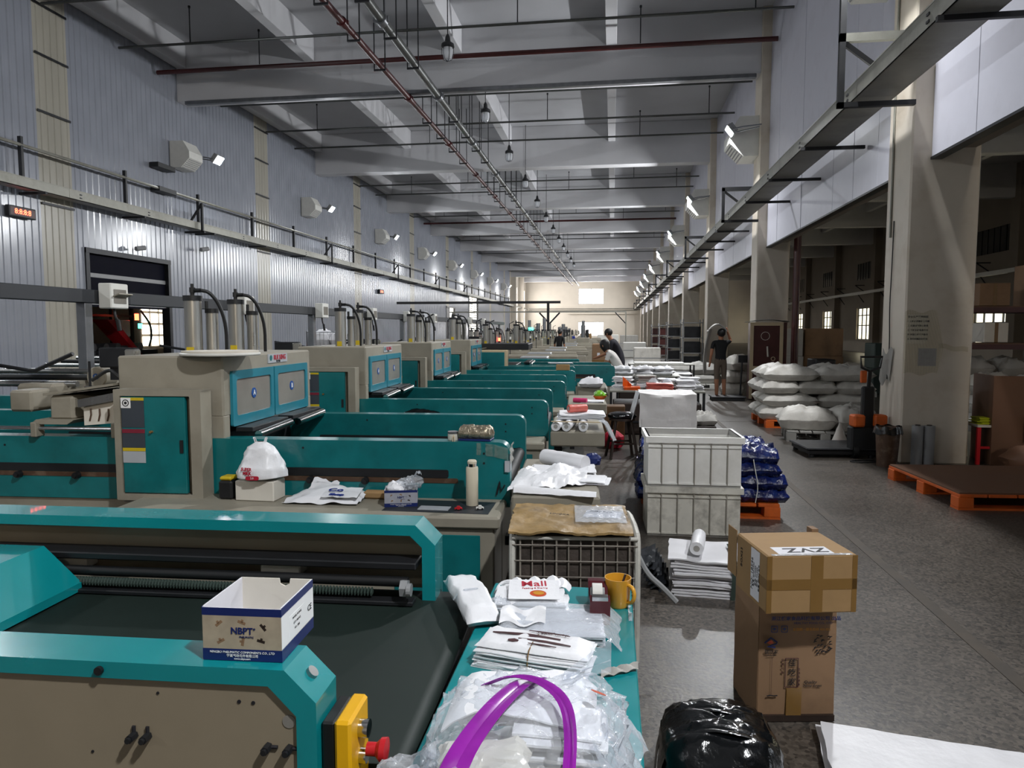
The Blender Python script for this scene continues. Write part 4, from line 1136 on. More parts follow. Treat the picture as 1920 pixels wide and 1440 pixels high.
# big film bag with purple tape
t = thing('film_bag', 'big clear film bag of white bundles tied with purple tape', 'bag', (-.155, 1.325, .751))
rnd = random.Random(3)
for k in range(9):
    col_, lay = k % 3, k // 3
    b = layers(.17, .115, .05, 6, 40 + k, .012, .012) if k % 2 else pillow(.18, .11, .055, 50 + k, n=12, wr=.012, p=4)
    b.obj('bag_bundle', 'white_bag' if k % 3 else 'foam', t, True, loc=(-.07 + .14 * (k % 2) + rnd.uniform(-.015, .015), -.11 + .11 * col_ + rnd.uniform(-.01, .01), .004 + .057 * lay), rot=(0, 0, R(rnd.uniform(-14, 14))))
cloth(lambda a, b: (-.17 + .30*a, -.02 + .20*b, .183 + .008*math.sin(5*a+3*b) + .008*nz(a*5, b*5, 4) - .04*(2*a-1)**4), 14, 8, .003).obj('top_sheet', 'white_bag', t, True)
FB = blob(.195, .215, .103, 4, 96, .10, 2.6, p=.55, flat=.12, ridge=.16)
FB.v = [(x + .006*nz(x, y, z, 60), y + .006*nz(y, z, x, 60), z + .008*nz(z, x, y, 45) * (z > .01)) for (x, y, z) in FB.v]
FB.obj('film', 'clear_film', t, True)
cloth(lambda a, b: (.06 + .10*a, .13 + .05*a + .03*b, .19 + .06*a*b + .008*math.sin(9*b)), 7, 5, .001).obj('film_corner', 'clear_film', t, True)
cloth(lambda a, b: (.14 + .09*b + .012*math.sin(a*17), -.15 + .32*a, .06 + .1*(1-b) + .012*math.sin(a*29+b*5)), 24, 7, .001).obj('film_fold', 'clear_film', t, True)
def band(path, wd, dirv, lift=.0):
    pts = [Vector(p) for p in path]
    for _ in range(2):
        q = [pts[0]]
        for i in range(len(pts)-1): q += [pts[i]*.75 + pts[i+1]*.25, pts[i]*.25 + pts[i+1]*.75]
        pts = q + [pts[-1]]
    n = len(pts); d = Vector(dirv)
    return cloth(lambda a, b: tuple(pts[min(n-1, int(round(a*(n-1))))] + d * (b - .5) * wd + Vector((0, 0, lift + .003*math.sin(b*9)))), n, 5, .0012)
band([(-.115, -.235, .0), (-.115, -.235, .12), (-.105, -.19, .178), (-.07, -.07, .198), (-.03, .05, .198), (.0, .13, .18), (.01, .19, .12)], .055, (.93, .25, 0), .014).obj('tape_band', 'purple_tape', t, True)
band([(-.10, .10, .17), (-.04, .09, .202), (.03, .06, .203), (.075, 0, .197), (.09, -.10, .188), (.09, -.19, .165), (.09, -.232, .1), (.09, -.237, .0)], .026, (.85, .5, 0), .014).obj('tape_band', 'purple_tape', t, True)
cloth(lambda a, b: (.07 + .05*a, -.252, .10 + .02*b*a), 4, 3, .001).obj('paper_tag', 'paper', t)
e_ = MB().lathe([(0, 0), (.016, 0), (.016, .001), (0, .001)], n=20).obj('emblem', 'orange_print', t, loc=(.135, .075, .196), rot=(R(-20), R(18), 0)); e_.scale = (1, .8, 1)
# small film bag on the belt
t = thing('film_bag', 'small film bag with a purple strip at the frame edge on the belt', 'bag', (-.365, 1.25, .752), R(20))
pillow(.12, .13, .075, 8, n=12, wr=.008, p=5, ears=.02).obj('bag_bundle', 'white_bag', t, 'all')
blob(.085, .085, .05, 12, 40, .14, 3, p=.6, flat=.1, ridge=.25).obj('film', 'clear_film', t, True)
band([(.02, -.09, .02), (.03, -.05, .085), (.05, .02, .09), (.075, .07, .05)], .022, (.9, -.3, .1)).obj('tape_band', 'purple_tape', t, True)

# ------------------------------------------------------------------ things on the second machine
t = thing('round_board', 'white round board lying on the beige machine head', 'board', (-2.5, 4.27, 1.522))
MB().lathe([(0, 0), (.24, 0), (.245, .006), (.245, .014), (.24, .018), (0, .018)], n=40).obj('lower_disc', 'white_plastic', t, True)
MB().lathe([(0, .019), (.232, .019), (.234, .03), (0, .034)], n=40).obj('upper_disc', 'foam', t, True)
LZ = .651
t = thing('foam_box', 'white foam block under the plastic shopping bag', 'box', (-2.13, 4.04, LZ), R(-1))
MB().box((-.125, -.075, 0), (.125, .075, .122), .006).obj('block_body', 'foam', t)
t = thing('shopping_bag', 'white plastic shopping bag with red print on the foam block', 'bag', (-2.11, 4.02, LZ + .123), R(4))
def bagf(a, b):
    th = 2*math.pi*a
    z = .235*b
    r = (.135 - .065*max(0, b - .35)/.65) * min(1, b*7 + .35) * (1 if b < .86 else 1 - (b-.86)*4.5)
    k = 1 + .22*nz(math.cos(th)*1.8, math.sin(th)*1.8, b*3 + 2) + .16*abs(nz(math.cos(th)*4, math.sin(th)*4, b*5))
    return (r*k*math.cos(th)*1.0, r*k*math.sin(th)*.7, z)
MB().grid(bagf, 34, 22, wrap_u=True).obj('bag_body', 'white_bag', t, True)
for s_ in (-1, 1): cloth(lambda a, b: (s_*.018 + .02*(a-.5) + s_*.02*b, .01*math.sin(a*5), .2 + .06*b), 4, 6, .002).obj('bag_handle', 'white_bag', t, True)
text('SUPER', .026, 'red_print', t, (-.045, -.112, .082), (R(84), 0, R(-12)), bold=.001); text('MILK', .026, 'red_print', t, (-.04, -.113, .058), (R(86), 0, R(-12)), bold=.001)
MB().prism(rrect(-.05, .018, .03, .042, .01), 1, -.113, -.109).obj('red_patch', 'red_print', t)
text('2.0', .018, 'print_white', t, (-.01, -.115, .03), (R(90), 0, R(-4)))
t = thing('crumpled_bags', 'crumpled white bags with blue print on the beige ledge', 'bag', (-1.70, 4.05, LZ), R(2))
cloth(lambda a, b: (-.24 + .46*a, -.12 + .24*b, .012 + .075*max(0, math.sin(a*3.0)*math.sin(b*2.6)) + .022*nz(a*5, b*5, 2)), 24, 14, .002).obj('bag_sheet', 'white_bag', t, True)
cloth(lambda a, b: (-.12 + .16*a, -.02 + .12*b, .06 + .06*b + .02*nz(a*4, b*4, 7) - .03*a), 10, 8, .002).obj('bag_sheet', 'white_bag_soft', t, True)
cloth(lambda a, b: (.0 + .22*a, -.12 + .13*b, .05 + .03*b + .008*nz(a*5, b*5, 4)), 10, 8, .002).obj('bag_sheet', 'white_bag', t, True)
for (x, z, w_, a_) in ((-.035, .095, .055, 15), (.08, .088, .03, 0), (-.09, .045, .06, 0), (.0, .042, .1, 0)):
    pass
text('Co', .055, 'blue_print', t, (.07, -.05, .078), (R(13), 0, R(8)), sx=1.3, bold=.002)
text('Shop', .03, 'blue_print', t, (.09, -.098, .062), (R(13), 0, R(-3)), sx=1.5, bold=.002)
tag(MB().box((-1.50, 4.11, LZ), (-1.31, 4.17, LZ + .05), .012).obj('cardboard_sleeve', 'cardboard'), 'small brown cardboard sleeve behind the crumpled bags', 'cardboard')
t = thing('tape_core', 'grey ring-shaped roll core hanging on a rail knob', 'ring', (-1.27, 4.13, .745))
MB().tube([(.052*math.cos(R(a)), .004, -.035 + .052*math.sin(R(a))) for a in range(0, 361, 20)], .008, 8).obj('ring_body', 'grey_plastic', t, True)
bx = open_box('fittings_box', 'small grey and blue fittings box with film scraps on the beige ledge', .19, .13, .10, (-1.23, 4.02, LZ), R(14), 'box_print_grey', 'box_print_grey', False)
for k in range(3): blob(.06, .05, .04, 60 + k, 22, .25, 3, ridge=.5).obj('film_filling', 'thin_film' if k else 'white_bag', bx, True, loc=(-.03 + .05*k, .01*k, .10 + .015*k))
cloth(lambda a, b: (.05 + .07*a, -.02 + .05*b, .12 + .07*math.sin(a*2.2) + .02*nz(a*6, b*6, 3)), 10, 7, .001).obj('film_filling', 'clear_film', bx, True)
t = thing('thermos', 'tall cream thermos flask on the beige ledge', 'flask', (-.81, 4.06, LZ))
MB().lathe([(0, 0), (.034, 0), (.036, .003), (.036, .222), (.033, .23), (0, .23)], n=32).obj('flask_body', 'thermos_cream', t, True)
MB().lathe([(0, .23), (.028, .23), (.029, .25), (0, .25)], n=32).obj('flask_collar', 'chrome', t, True)
MB().lathe([(0, .25), (.027, .25), (.028, .262), (.022, .27), (0, .272)], n=32).obj('flask_lid', 'thermos_cream', t, True)
for (x, y, c, nm) in ((-.865, 3.93, 'red', 'red'), (-.745, 3.96, 'white_plastic', 'white')):
    t = thing('toy_car', 'tiny %s toy car beside the thermos' % nm, 'toy', (x, y, LZ), R(15))
    MB().prism([(-.022, .006), (-.022, .014), (-.012, .016), (-.007, .024), (.008, .024), (.014, .016), (.022, .013), (.022, .006)], 1, -.011, .011).obj('car_body', c, t)
    for x_ in (-.013, .013):
        for y_ in (-.012, .010): MB().cyl((x_, y_, .006), (x_, y_ + .003, .006), .006, 10).obj('wheel', 'rubber', t)
tag(MB().box((-1.10, 3.90, LZ + .001), (-.92, 3.98, LZ + .007), .001).obj('label_plate', 'sticker_white'), 'flat grey label plate on the ledge before the thermos', 'plate')
tag(MB().box((-1.30, 3.86, LZ - .0005), (-.68, 4.14, LZ + .0008)).obj('dark_mat', 'rail_grey'), 'dark mat on the beige ledge under the thermos', 'mat')
# on the front rail
t = thing('glass_jar', 'small jar with a loop tag on the green rail', 'jar', (-.975, 4.285, 1.001))
MB().lathe([(0, 0), (.03, 0), (.032, .004), (.032, .04), (0, .042)], n=20).obj('jar_body', 'foam', t, True)
MB().lathe([(0, .042), (.033, .042), (.033, .055), (0, .056)], n=20).obj('jar_lid', 'galvanised', t, True)
MB().tube([(.012, -.033, .035), (.02, -.045, .02), (.022, -.05, -.005), (.012, -.05, -.008), (.006, -.045, .015), (.012, -.033, .035)], .0028, 6, smooth=1).obj('loop_tag', 'cream_frame', t)
t = thing('foil_parcel', 'foil-wrapped parcel on a navy base at the rail end', 'parcel', (-.83, 4.31, 1.001), R(-3))
MB().box((-.105, -.055, 0), (.10, .055, .012), .002).obj('parcel_base', 'navy', t)
pillow(.215, .105, .075, 6, n=26, wr=.006, p=9, ears=0, q=.25).obj('parcel_body', 'foil', t, 'all', loc=(0, 0, .012))
t = thing('rail_wrapping', 'torn amber tape wrapped round the corner of the green rail', 'tape', (-.66, 4.235, .9))
cloth(lambda a, b: (-.16 + .20*a, -.004 - .004*math.sin(a*20), .02 + .075*b - .03*a*a), 22, 10, .001).obj('tape_sheet', 'amber_film', t, True)
cloth(lambda a, b: (.053 + .006*math.sin(b*15), .0 + .12*a, -.03 + .12*b), 8, 12, .001).obj('tape_sheet', 'amber_film', t, True)
cloth(lambda a, b: (.02 + .03*a, -.012, -.08 + .07*b), 4, 4, .001).obj('paper_tag', 'sticker_white', t)
MB().tube([(-.03, -.01, -.22), (-.01, -.012, -.14), (.0, -.01, -.2), (.02, -.012, -.16)], .006, 6).obj('black_marks', 'ink', t)

# ------------------------------------------------------------------ goods on the outfeed trays
def roll(name, label, p0, p1, r, m='white_bag', cat='roll', group=None):
    t = thing(name, label, cat, p0, 0, group)
    d = Vector(p1) - Vector(p0)
    n = 10
    pts = [d * (i / n) for i in range(n + 1)]
    mm = MB().tube(pts, [r*.96] + [r * (1 + .04*math.sin(i*2.3)) for i in range(n - 1)] + [r*.96], 18)
    mm.obj('roll_body', m, t, True)
    e = d.normalized()
    MB().cyl(tuple(-e*.002), tuple(e*.01), r*.45, 12).obj('roll_core', 'sack_grey', t)
    return t
TZ = .732
roll('bag_roll', 'bluish white roll of bags on the nearest outfeed tray', (-.47, 4.98, TZ + .055), (-.17, 4.75, TZ + .055), .055, 'white_bag_soft')
for i, (x, y, w_, d_, h_, a, lb) in enumerate(((-.33, 4.72, .42, .26, .03, 6, 'thin stack of white bags behind the roll on the nearest tray'), (-.22, 4.45, .40, .22, .025, -4, 'thin stack of white bags across the middle of the nearest tray'))):
    tag(layers(w_, d_, h_, 5, 70 + i, .02, .015).obj('bag_stack', 'white_bag', None, True, (x, y, TZ), (0, 0, R(a))), lb, 'bag stack')
tag(cloth(lambda a, b: (-.60 + .45*a, 4.05 + .55*b + .25*a, TZ + .012 + .055*max(0, math.sin(a*2.8))*max(0, math.sin(b*3)) + .04*nz(a*4, b*4, 5) + .025*abs(nz(a*11, b*9, 2))), 30, 26, .002).obj('draped_bag', 'white_bag', None, True), 'large white bag draped over the nearest outfeed tray', 'bag')
tag(cloth(lambda a, b: (-.56 + .48*a, 4.02 + .09*b - .05*a, TZ + .01 + .035*math.sin(b*3.1)*(1-.5*a) + .006*nz(a*8, b*8, 3)), 20, 8, .002).obj('twisted_bag', 'white_bag', None, True), 'twisted white strip bag along the tray front edge', 'bag')
tag(blob(.06, .05, .05, 3, 20, .3, 3, flat=.3, ridge=.3).obj('navy_cloth', 'navy', None, True, (-.13, 5.0, TZ)), 'bunched navy cloth at the far tray corner', 'cloth')
Y3 = 6.62
for k in range(3):
    roll('bag_roll', ['cream end of a white bag roll, first from the machine on the second tray', 'white bag roll between two others on the second tray', 'flattened white bag roll, nearest the aisle on the second tray'][k], (-.52 + .1*k + (.06 if k == 2 else 0), Y3 + .02, TZ + .045), (-.48 + .1*k, Y3 + .5, TZ + .045), .045)
tag(layers(.45, .4, .05, 7, 81, .02, .02).obj('bag_stack', 'white_bag', None, True, (-.30, Y3 + .42, TZ + .092), (0, 0, R(3))), 'stack of glossy white bags on the rolls of the second tray', 'bag stack')
tag(MB().box((-.56, Y3 - .012, TZ + .092), (-.10, Y3 + .01, TZ + .1)).obj('measuring_stick', 'cream_frame'), 'pale wooden stick across the rolls of the second tray', 'stick')
tag(cloth(lambda a, b: (-.14 + .16*a + .03*math.sin(b*5), Y3 + .02 + .3*b, TZ + .095 - .22*max(0, a-.4)**1.2 * 1.5 + .012*nz(a*6, b*6, 2)), 14, 14, .0015).obj('hanging_film', 'thin_film', None, True), 'clear film bag hanging off the second tray', 'film')
roll('printed_roll', 'white roll with pink print on the second tray stack', (-.42, Y3 + .35, TZ + .18), (-.25, Y3 + .45, TZ + .18), .04, 'salmon')
tag(blob(.07, .1, .2, 4, 20, .2, 2, flat=.4).obj('black_sack', 'black_film', None, True, (-.52, Y3 - .28, .0)), 'black plastic sack standing under the second tray', 'sack')
Y4 = 9.25
roll('pink_handle', 'pink handled tool on the third outfeed tray', (-.5, Y4 + .15, TZ + .03), (-.32, Y4 + .1, TZ + .03), .03, 'pink', 'tool')
tag(layers(.28, .3, .02, 3, 91, .02, .01).obj('bag_stack', 'white_bag', None, True, (-.25, Y4 + .25, TZ)), 'thin white bag stack on the third outfeed tray', 'bag stack')
t = thing('plastic_bowl', 'lime green bowl with an orange rim on the third tray', 'bowl', (-.16, Y4 + .5, TZ))
MB().lathe([(0, 0), (.05, 0), (.09, .05), (.1, .06), (.08, .05), (0, .015)], n=20).obj('bowl_body', 'orange', t, True)
blob(.08, .08, .06, 5, 20, .3, 3, ridge=.4).obj('bowl_content', 'green_plastic', t, True, loc=(0, 0, .07))
tag(pillow(.42, .35, .16, 15, n=14, wr=.03, p=2.5).obj('soft_bag', 'white_bag_soft', None, 'all', (-.35, 12.0, TZ)), 'plump white bag on the fourth outfeed tray', 'bag')
tag(cloth(lambda a, b: (-.10 + .05*math.sin(b*4), 11.75 + .3*a, TZ + .02 - .5*b), 10, 10, .002).obj('hanging_cloth', 'white_cloth', None, True), 'white cloth hanging from the fourth tray edge', 'cloth')
t = thing('black_tarp', 'crumpled black bag on the second green rail', 'bag', (-1.85, 6.72, 0))
blob(.25, .06, .1, 9, 26, .3, 2.5, flat=.3).obj('bag_body', 'black_film', t, True, loc=(0, .08, .74))
tag(layers(.5, .25, .02, 3, 95, .02, .01).obj('paper_pile', 'paper', None, True, (-1.05, 14.72, 1.002), (0, 0, R(8))), 'white papers on the rear rail of the fourth machine', 'papers')
tag(MB().box((-.95, 12.15, 1.0), (-.72, 12.28, 1.10), .006).obj('small_carton', 'cardboard'), 'small brown carton on a rail of the fourth machine', 'carton')
# ------------------------------------------------------------------ wire crate by the table
mat('wire_dirty', '#8f877d', 0.5, var=0.2, scale=10, dirt='#3c342d', dscale=9, damt=0.8)
t = thing('wire_crate', 'grubby white wire-mesh crate with a lined inside behind the teal table', 'crate', (-.195, 3.70, 0), R(5))
W2, D2, ZT = .31, .25, .68
for sx in (-1, 1):
    pts = [(sx*W2, -D2, .03), (sx*W2, -D2, ZT - .06), (sx*W2, -D2 + .05, ZT), (sx*W2, D2 - .05, ZT), (sx*W2, D2, ZT - .06), (sx*W2, D2, .03)]
    MB().tube(pts, .016, 8, smooth=1).obj('end_frame', 'dirty_white', t, True)
for (y, z) in ((-D2, .655), (D2, .655), (-D2, .06), (D2, .06)): MB().cyl((-W2, y, z), (W2, y, z), .010, 8).obj('side_bar', 'dirty_white', t)
for x in [-.27 + .06*i for i in range(10)]: MB().cyl((x, -D2, .06), (x, -D2, .655), .0035 if round((x+.27)/.06) % 3 else .005, 6).obj('wire', 'wire_dirty', t)
for z in (.14, .22, .30, .38, .46, .54, .62): MB().cyl((-W2, -D2 - .004, z), (W2, -D2 - .004, z), .0035, 6).obj('wire', 'wire_dirty', t)
for y in (-.17, -.08, .01, .1, .19): MB().cyl((W2, y, .06), (W2, y, .64), .0035, 6).obj('wire', 'wire_dirty', t)
MB().cyl((W2 + .005, -D2, .25), (W2 + .005, D2, .6), .008, 6).cyl((W2 + .005, -D2, .05), (W2 + .005, D2, .42), .008, 6).obj('side_brace', 'dirty_white', t)
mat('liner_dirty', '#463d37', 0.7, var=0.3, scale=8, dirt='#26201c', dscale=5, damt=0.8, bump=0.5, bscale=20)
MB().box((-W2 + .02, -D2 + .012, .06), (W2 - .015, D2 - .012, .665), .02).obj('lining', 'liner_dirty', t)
MB().tube([(W2 + .01, -.1, .55), (W2 + .06, -.16, .45), (W2 + .13, -.2, .40), (W2 + .2, -.22, .33)], .014, 6, smooth=2).obj('strap', 'grey_plastic', t, True)
t = thing('cardboard_sheet', 'worn taped cardboard sheet lying on the wire crate', 'cardboard', (-.205, 3.685, .682), R(4))
def cbf(a, b):
    x = -.31 + .61*a; y = -.275 + .52*b
    ed = max(abs(a-.5), abs(b-.5))*2
    return (x + .012*nz(b*9, a*2, 1)*(ed > .9), y + .018*nz(a*11, b, 3)*(ed > .9), .018 + .012*nz(a*4, b*4, 9) + .007*nz(a*14, b*14, 2) - .05*max(0, .12-b)*1.6)
cloth(cbf, 36, 26, .012).obj('sheet_body', 'cardboard_worn', t, True)
cloth(lambda a, b: (.06 + .19*a + .03*b, -.04 + .14*b - .03*a, .033 + .004*nz(a*9, b*9, 3)), 10, 8, .001).obj('paper_label', 'paper', t)
cloth(lambda a, b: (.02 + .26*a, -.16 + .34*b, .036 + .007*nz(a*16, b*16, 5)), 18, 18, .001).obj('tape_film', 'clear_film', t, True)
text('LINGKA', .03, 'ink', t, (-.06, -.01, .036), (0, 0, R(-14))); text('MADE IN CHINA', .016, 'ink', t, (.16, .04, .040), (0, 0, R(-10)))

# ------------------------------------------------------------------ cartons in the aisle
def carton(name, label, w_, d_, h_, loc, rot, m):
    t = thing(name, label, 'carton', loc, rot)
    return t
t = thing('carton', 'tall brown printed carton standing on the floor', 'carton', (.775, 3.24, 0), R(9))
W, D, H_ = .165, .15, .54
def cart_wall(p0, p1, n_):
    return cloth(lambda a, b: (p0[0] + (p1[0]-p0[0])*a + n_[0]*(.010*math.sin(a*3.1)*math.sin(b*3.1) + .004*nz(a*5, b*5, 4)), p0[1] + (p1[1]-p0[1])*a + n_[1]*(.012*math.sin(a*3.1)*math.sin(b*4)*.6), H_*b), 12, 12, .005)
cart_wall((-W, -D), (W, -D), (0, -1)).obj('front_wall', 'cardboard_dark', t, True)
cart_wall((-W, D), (-W, -D), (-1, 0)).obj('side_wall', 'cardboard_dark', t, True)
cart_wall((W, -D), (W, D), (1, 0)).obj('side_wall', 'cardboard_dark', t, True)
cart_wall((W, D), (-W, D), (0, 1)).obj('back_wall', 'cardboard_dark', t, True)
MB().box((-W, -D, 0), (W, D, .006)).obj('bottom', 'cardboard_dark', t)
MB().box((-W, -D, H_ - .008), (W, D, H_ - .002)).obj('top_flap', 'cardboard_dark', t)
yf = -D - .0155
MB().box((-W, yf - .001, .004), (W, -D, .03)).obj('dark_band', 'wood_dark', t)
text('浙江健家食品科技有限公司 出品', .019, 'navy', t, (.03, yf, .458), FRONT, sx=1.1, bold=.0004)
text('HEALTHY FOOD CO., LTD', .014, 'navy', t, (.06, yf, .438), FRONT)
for x in (-.105, -.062): 
    MB().ring(rrect(x - .014, .398, x + .014, .428, .003, 2), rrect(x - .011, .401, x + .011, .425, .002, 2), 1, yf - .0005, yf + .0005).cyl((x, yf, .413), (x, yf + .0006, .413), .007, 8).obj('handling_mark', 'navy', t)
text('全国统一服务热线 400-820', .014, 'gold_print', t, (.055, yf, .410), FRONT)
MB().tube([(-.145, yf, .352), (-.118, yf, .375), (-.092, yf, .355), (-.095, yf, .348), (-.132, yf, .335), (-.10, yf, .332)], .0035, 5).obj('logo', 'navy', t)
MB().prism([(-.135, .353), (-.118, .366), (-.105, .352), (-.125, .347)], 1, yf - .0006, yf).obj('logo_fill', 'orange_print', t)
text('健吃家', .02, 'ink', t, (-.115, yf, .312), FRONT); text('JIANCHIJIA', .008, 'ink', t, (-.115, yf, .297), FRONT)
bx_ = MB().ring(rrect(-.055, .155, .003, .285, .001, 1), rrect(-.052, .158, .0, .282, .001, 1), 1, yf - .0005, yf + .0005).obj('print_frame', 'maroon_print', t)
for k, ch in enumerate('佳吃家'): text(ch, .036, 'ink', t, (-.026, yf, .262 - .042*k), FRONT, shear=.15)
for k, ch in enumerate('生活从健康'): text(ch, .011, 'maroon_print', t, (.006, yf, .235 - .017*k), FRONT)
for k, ch in enumerate('坚果礼盒'): text(ch, .011, 'maroon_print', t, (-.066, yf, .275 - .018*k), FRONT)
text('Quality', .019, 'ink', t, (.055, yf, .178), FRONT, shear=.25); text('Never forget', .015, 'ink', t, (.065, yf, .162), FRONT, shear=.2)
lf = MB(); rnd = random.Random(8)
for k in range(26):
    x, z = .06 + .075*rnd.random(), .30 + .085*rnd.random(); a = rnd.uniform(20, 80)
    if (z - .30)*.8 + .03 < (.135 - x)*.4: continue
    lf.tube([(x, yf, z), (x + .008*math.cos(R(a)), yf, z + .008*math.sin(R(a))), (x + .015*math.cos(R(a - 20)), yf, z + .015*math.sin(R(a - 20)))], [.0012, .003, .001], 4)
lf = lf.obj('leaf_print', 'ink', t); lf['kind'] = 'stuff'
MB().box((-.045, yf + .001, .03), (.02, -D, .15)).obj('tape_strip', 'parcel_tape', t)
MB().tube([(-.13, yf, .118), (-.115, yf, .121), (-.1, yf, .118), (-.085, yf, .12)], .0025, 4).obj('thin_print', 'ink', t)
MB().tube([(-.112, yf, .29), (-.112, yf, .125)], .0007, 4).obj('thin_print', 'maroon_print', t)

t = thing('carton', 'wide taped brown carton with white labels, stacked on the tall carton', 'carton', (.775, 3.09, .541), R(11))
W, D, H_ = .185, .165, .24
c2 = MB().box((-W, -D, 0), (W, D, H_), .006).obj('carton_body', 'cardboard', t)
MB().box((-W - .001, -D - .0012, H_/2 - .022), (W + .001, -D, H_/2 + .022)).obj('tape_strip', 'parcel_tape', t)
MB().box((-.005, -D - .0016, .005), (.045, -D - .0004, H_ - .003)).obj('tape_strip', 'parcel_tape', t)
for x in (-W - .0008, W - .02): MB().box((x, -D - .0012, .003), (x + .0208, -D, H_ - .002)).obj('tape_strip', 'parcel_tape', t)
MB().box((-W - .0012, -D, H_/2 - .02), (-W, -D + .08, H_/2 + .02)).obj('tape_strip', 'parcel_tape', t)
cloth(lambda a, b: (-W + .02 + (2*W - .04)*a, -D - .001 + .02*b, H_ + .001 - .006*b*0), 20, 3, .001).obj('tape_strip', 'clear_film', t)
lb = MB().box((-.13, -D + .02, H_), (.10, -D + .11, H_ + .001)).obj('top_label', 'paper', t)
text('ZVZ', .075, 'ink', lb, (.0, -D + .065, H_ + .0015), (0, 0, R(180)), sx=1.25, bold=.001)
lb = MB().box((-W - .001, -D + .075, .02), (-W, -D + .165, H_ - .012)).obj('side_label', 'paper', t)
SR = Matrix.Rotation(R(-90), 4, 'Z') @ Matrix.Rotation(R(90), 4, 'X') @ Matrix.Rotation(R(90), 4, 'Z')
sr = SR.to_euler()
for k, (s_, z) in enumerate((('NO: 18546', .030), ('款号: ZHD.0350', .015), ('颜色: SUPPER', .015), ('规格: TAGER', .015), ('数量: 浙江义乌市', .015))):
    text(s_, z, 'ink', lb, (-W - .0015, -D + .15 - .018*k, H_/2), sr, ext=.0003)
text('BOX23', .028, 'ink', t, (-W - .0015, D - .06, H_/2 + .03), sr, ext=.0003)
MB().box((-W - .004, D - .005, .04), (-W - .0005, D + .10, H_ + .012), .001).obj('flap', 'cardboard', t)
MB().box((W - .03, D - .002, H_ - .06), (W - .0, D + .05, H_ + .012), .001).obj('flap', 'cardboard_dark', t)

# ------------------------------------------------------------------ bale, sheets, stacks
t = thing('wrapped_bale', 'shiny black film-wrapped bale on the floor in the foreground', 'bale', (.375, 2.40, 0))
bb = blob(.20, .215, .19, 21, 60, .05, 2.2, p=.62, flat=.05, ridge=.05)
bb.v = [(x, y, z + .006*math.sin(y*90 + 5*nz(x, y, z, 9)) * (z > .05)) for (x, y, z) in bb.v]
bb.obj('bale_body', 'black_film', t, True)
for y in (-.08, .05): band([(-.215, y, .05), (-.2, y, .28), (-.1, y + .01, .372), (.1, y - .01, .372), (.2, y, .28), (.215, y, .05)], .05, (0, 1, 0)).obj('tape_band', 'black_film', t, True)
t = thing('bag_sheets', 'loose white woven bag sheets on the floor in the corner', 'bags', (1.22, 2.70, 0), R(-8))
layers(.78, .46, .065, 5, 101, .02, .02, nu=14, nv=8).obj('sheet_pile', 'white_bag_soft', t, True)
tag(cloth(lambda a, b: (.84 + .12*a, 2.62 + .07*b, .006 + .012*nz(a*5, b*5, 2) + .01*b), 6, 5, .002).obj('loose_flap', 'white_bag_soft', None, True), 'small loose white flap beside the woven sheets', 'bag')
t = thing('bag_stack', 'floor stack of white woven bags with a frayed grey side', 'bag stack', (.66, 4.72, 0), R(-4))
layers(.52, .46, .235, 15, 111, .022, .018, nu=14, nv=7).obj('bag_pile', 'white_bag_soft', t, True)
mm = MB()
for k in range(7): cloth(lambda a, b: (-.27 - .10*a - .015*k, -.2 + .42*b + .02*math.sin(k), .03 + .028*k - .05*a + .03*nz(a*4 + k, b*8, k)), 6, 14, .002, mm)
fr_ = mm.obj('frayed_edge', 'rail_grey', t, True); fr_['kind'] = 'stuff'
band([(.12, -.25, 0), (.13, -.25, .2), (.13, -.2, .252), (.12, .1, .255)], .028, (1, 0, 0)).obj('dark_strap', 'dark_green', t)
roll('bag_roll', 'white film-wrapped roll on the floor stack of woven bags', (.55, 4.58, .285), (.60, 4.86, .295), .045, 'white_bag')

# crates
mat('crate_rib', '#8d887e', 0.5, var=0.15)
def crate(label, z, m):
    t = thing('storage_crate', label, 'crate', (.665, 6.10, z), R(1.5))
    w_, d_, h_ = .37, .255, .41
    th = .012
    MB().box((-w_, -d_, 0), (w_, d_, .015)).obj('bottom', m, t)
    f = MB().box((-w_, -d_, 0), (w_, -d_ + th, h_)).obj('front_wall', m, t)
    MB().box((-w_, d_ - th, 0), (w_, d_, h_)).obj('back_wall', m, t)
    for s_ in (-1, 1): MB().box((s_*w_, -d_ + th, 0), (s_*(w_ - th), d_ - th, h_)).obj('side_wall', m, t)
    MB().ring([(-w_ - .022, -d_ - .022), (w_ + .022, -d_ - .022), (w_ + .022, d_ + .022), (-w_ - .022, d_ + .022)], [(-w_ + th, -d_ + th), (w_ - th, -d_ + th), (w_ - th, d_ - th), (-w_ + th, d_ - th)], 2, h_ - .05, h_).obj('rim', m, t)
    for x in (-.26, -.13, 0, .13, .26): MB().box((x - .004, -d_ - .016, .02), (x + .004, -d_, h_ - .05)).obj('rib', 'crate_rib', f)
    MB().box((-w_, -d_ - .012, .018), (w_, -d_, .03)).box((-w_, -d_ - .012, h_ - .09), (w_, -d_, h_ - .08)).obj('rib', m, f)
    for y in (-.13, 0, .13): MB().box((w_, y - .005, .02), (w_ + .014, y + .005, h_ - .05)).obj('rib', m, t)
    return t
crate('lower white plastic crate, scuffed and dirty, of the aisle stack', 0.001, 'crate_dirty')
crate('upper clean white plastic crate of the aisle stack', .412, 'crate_white')

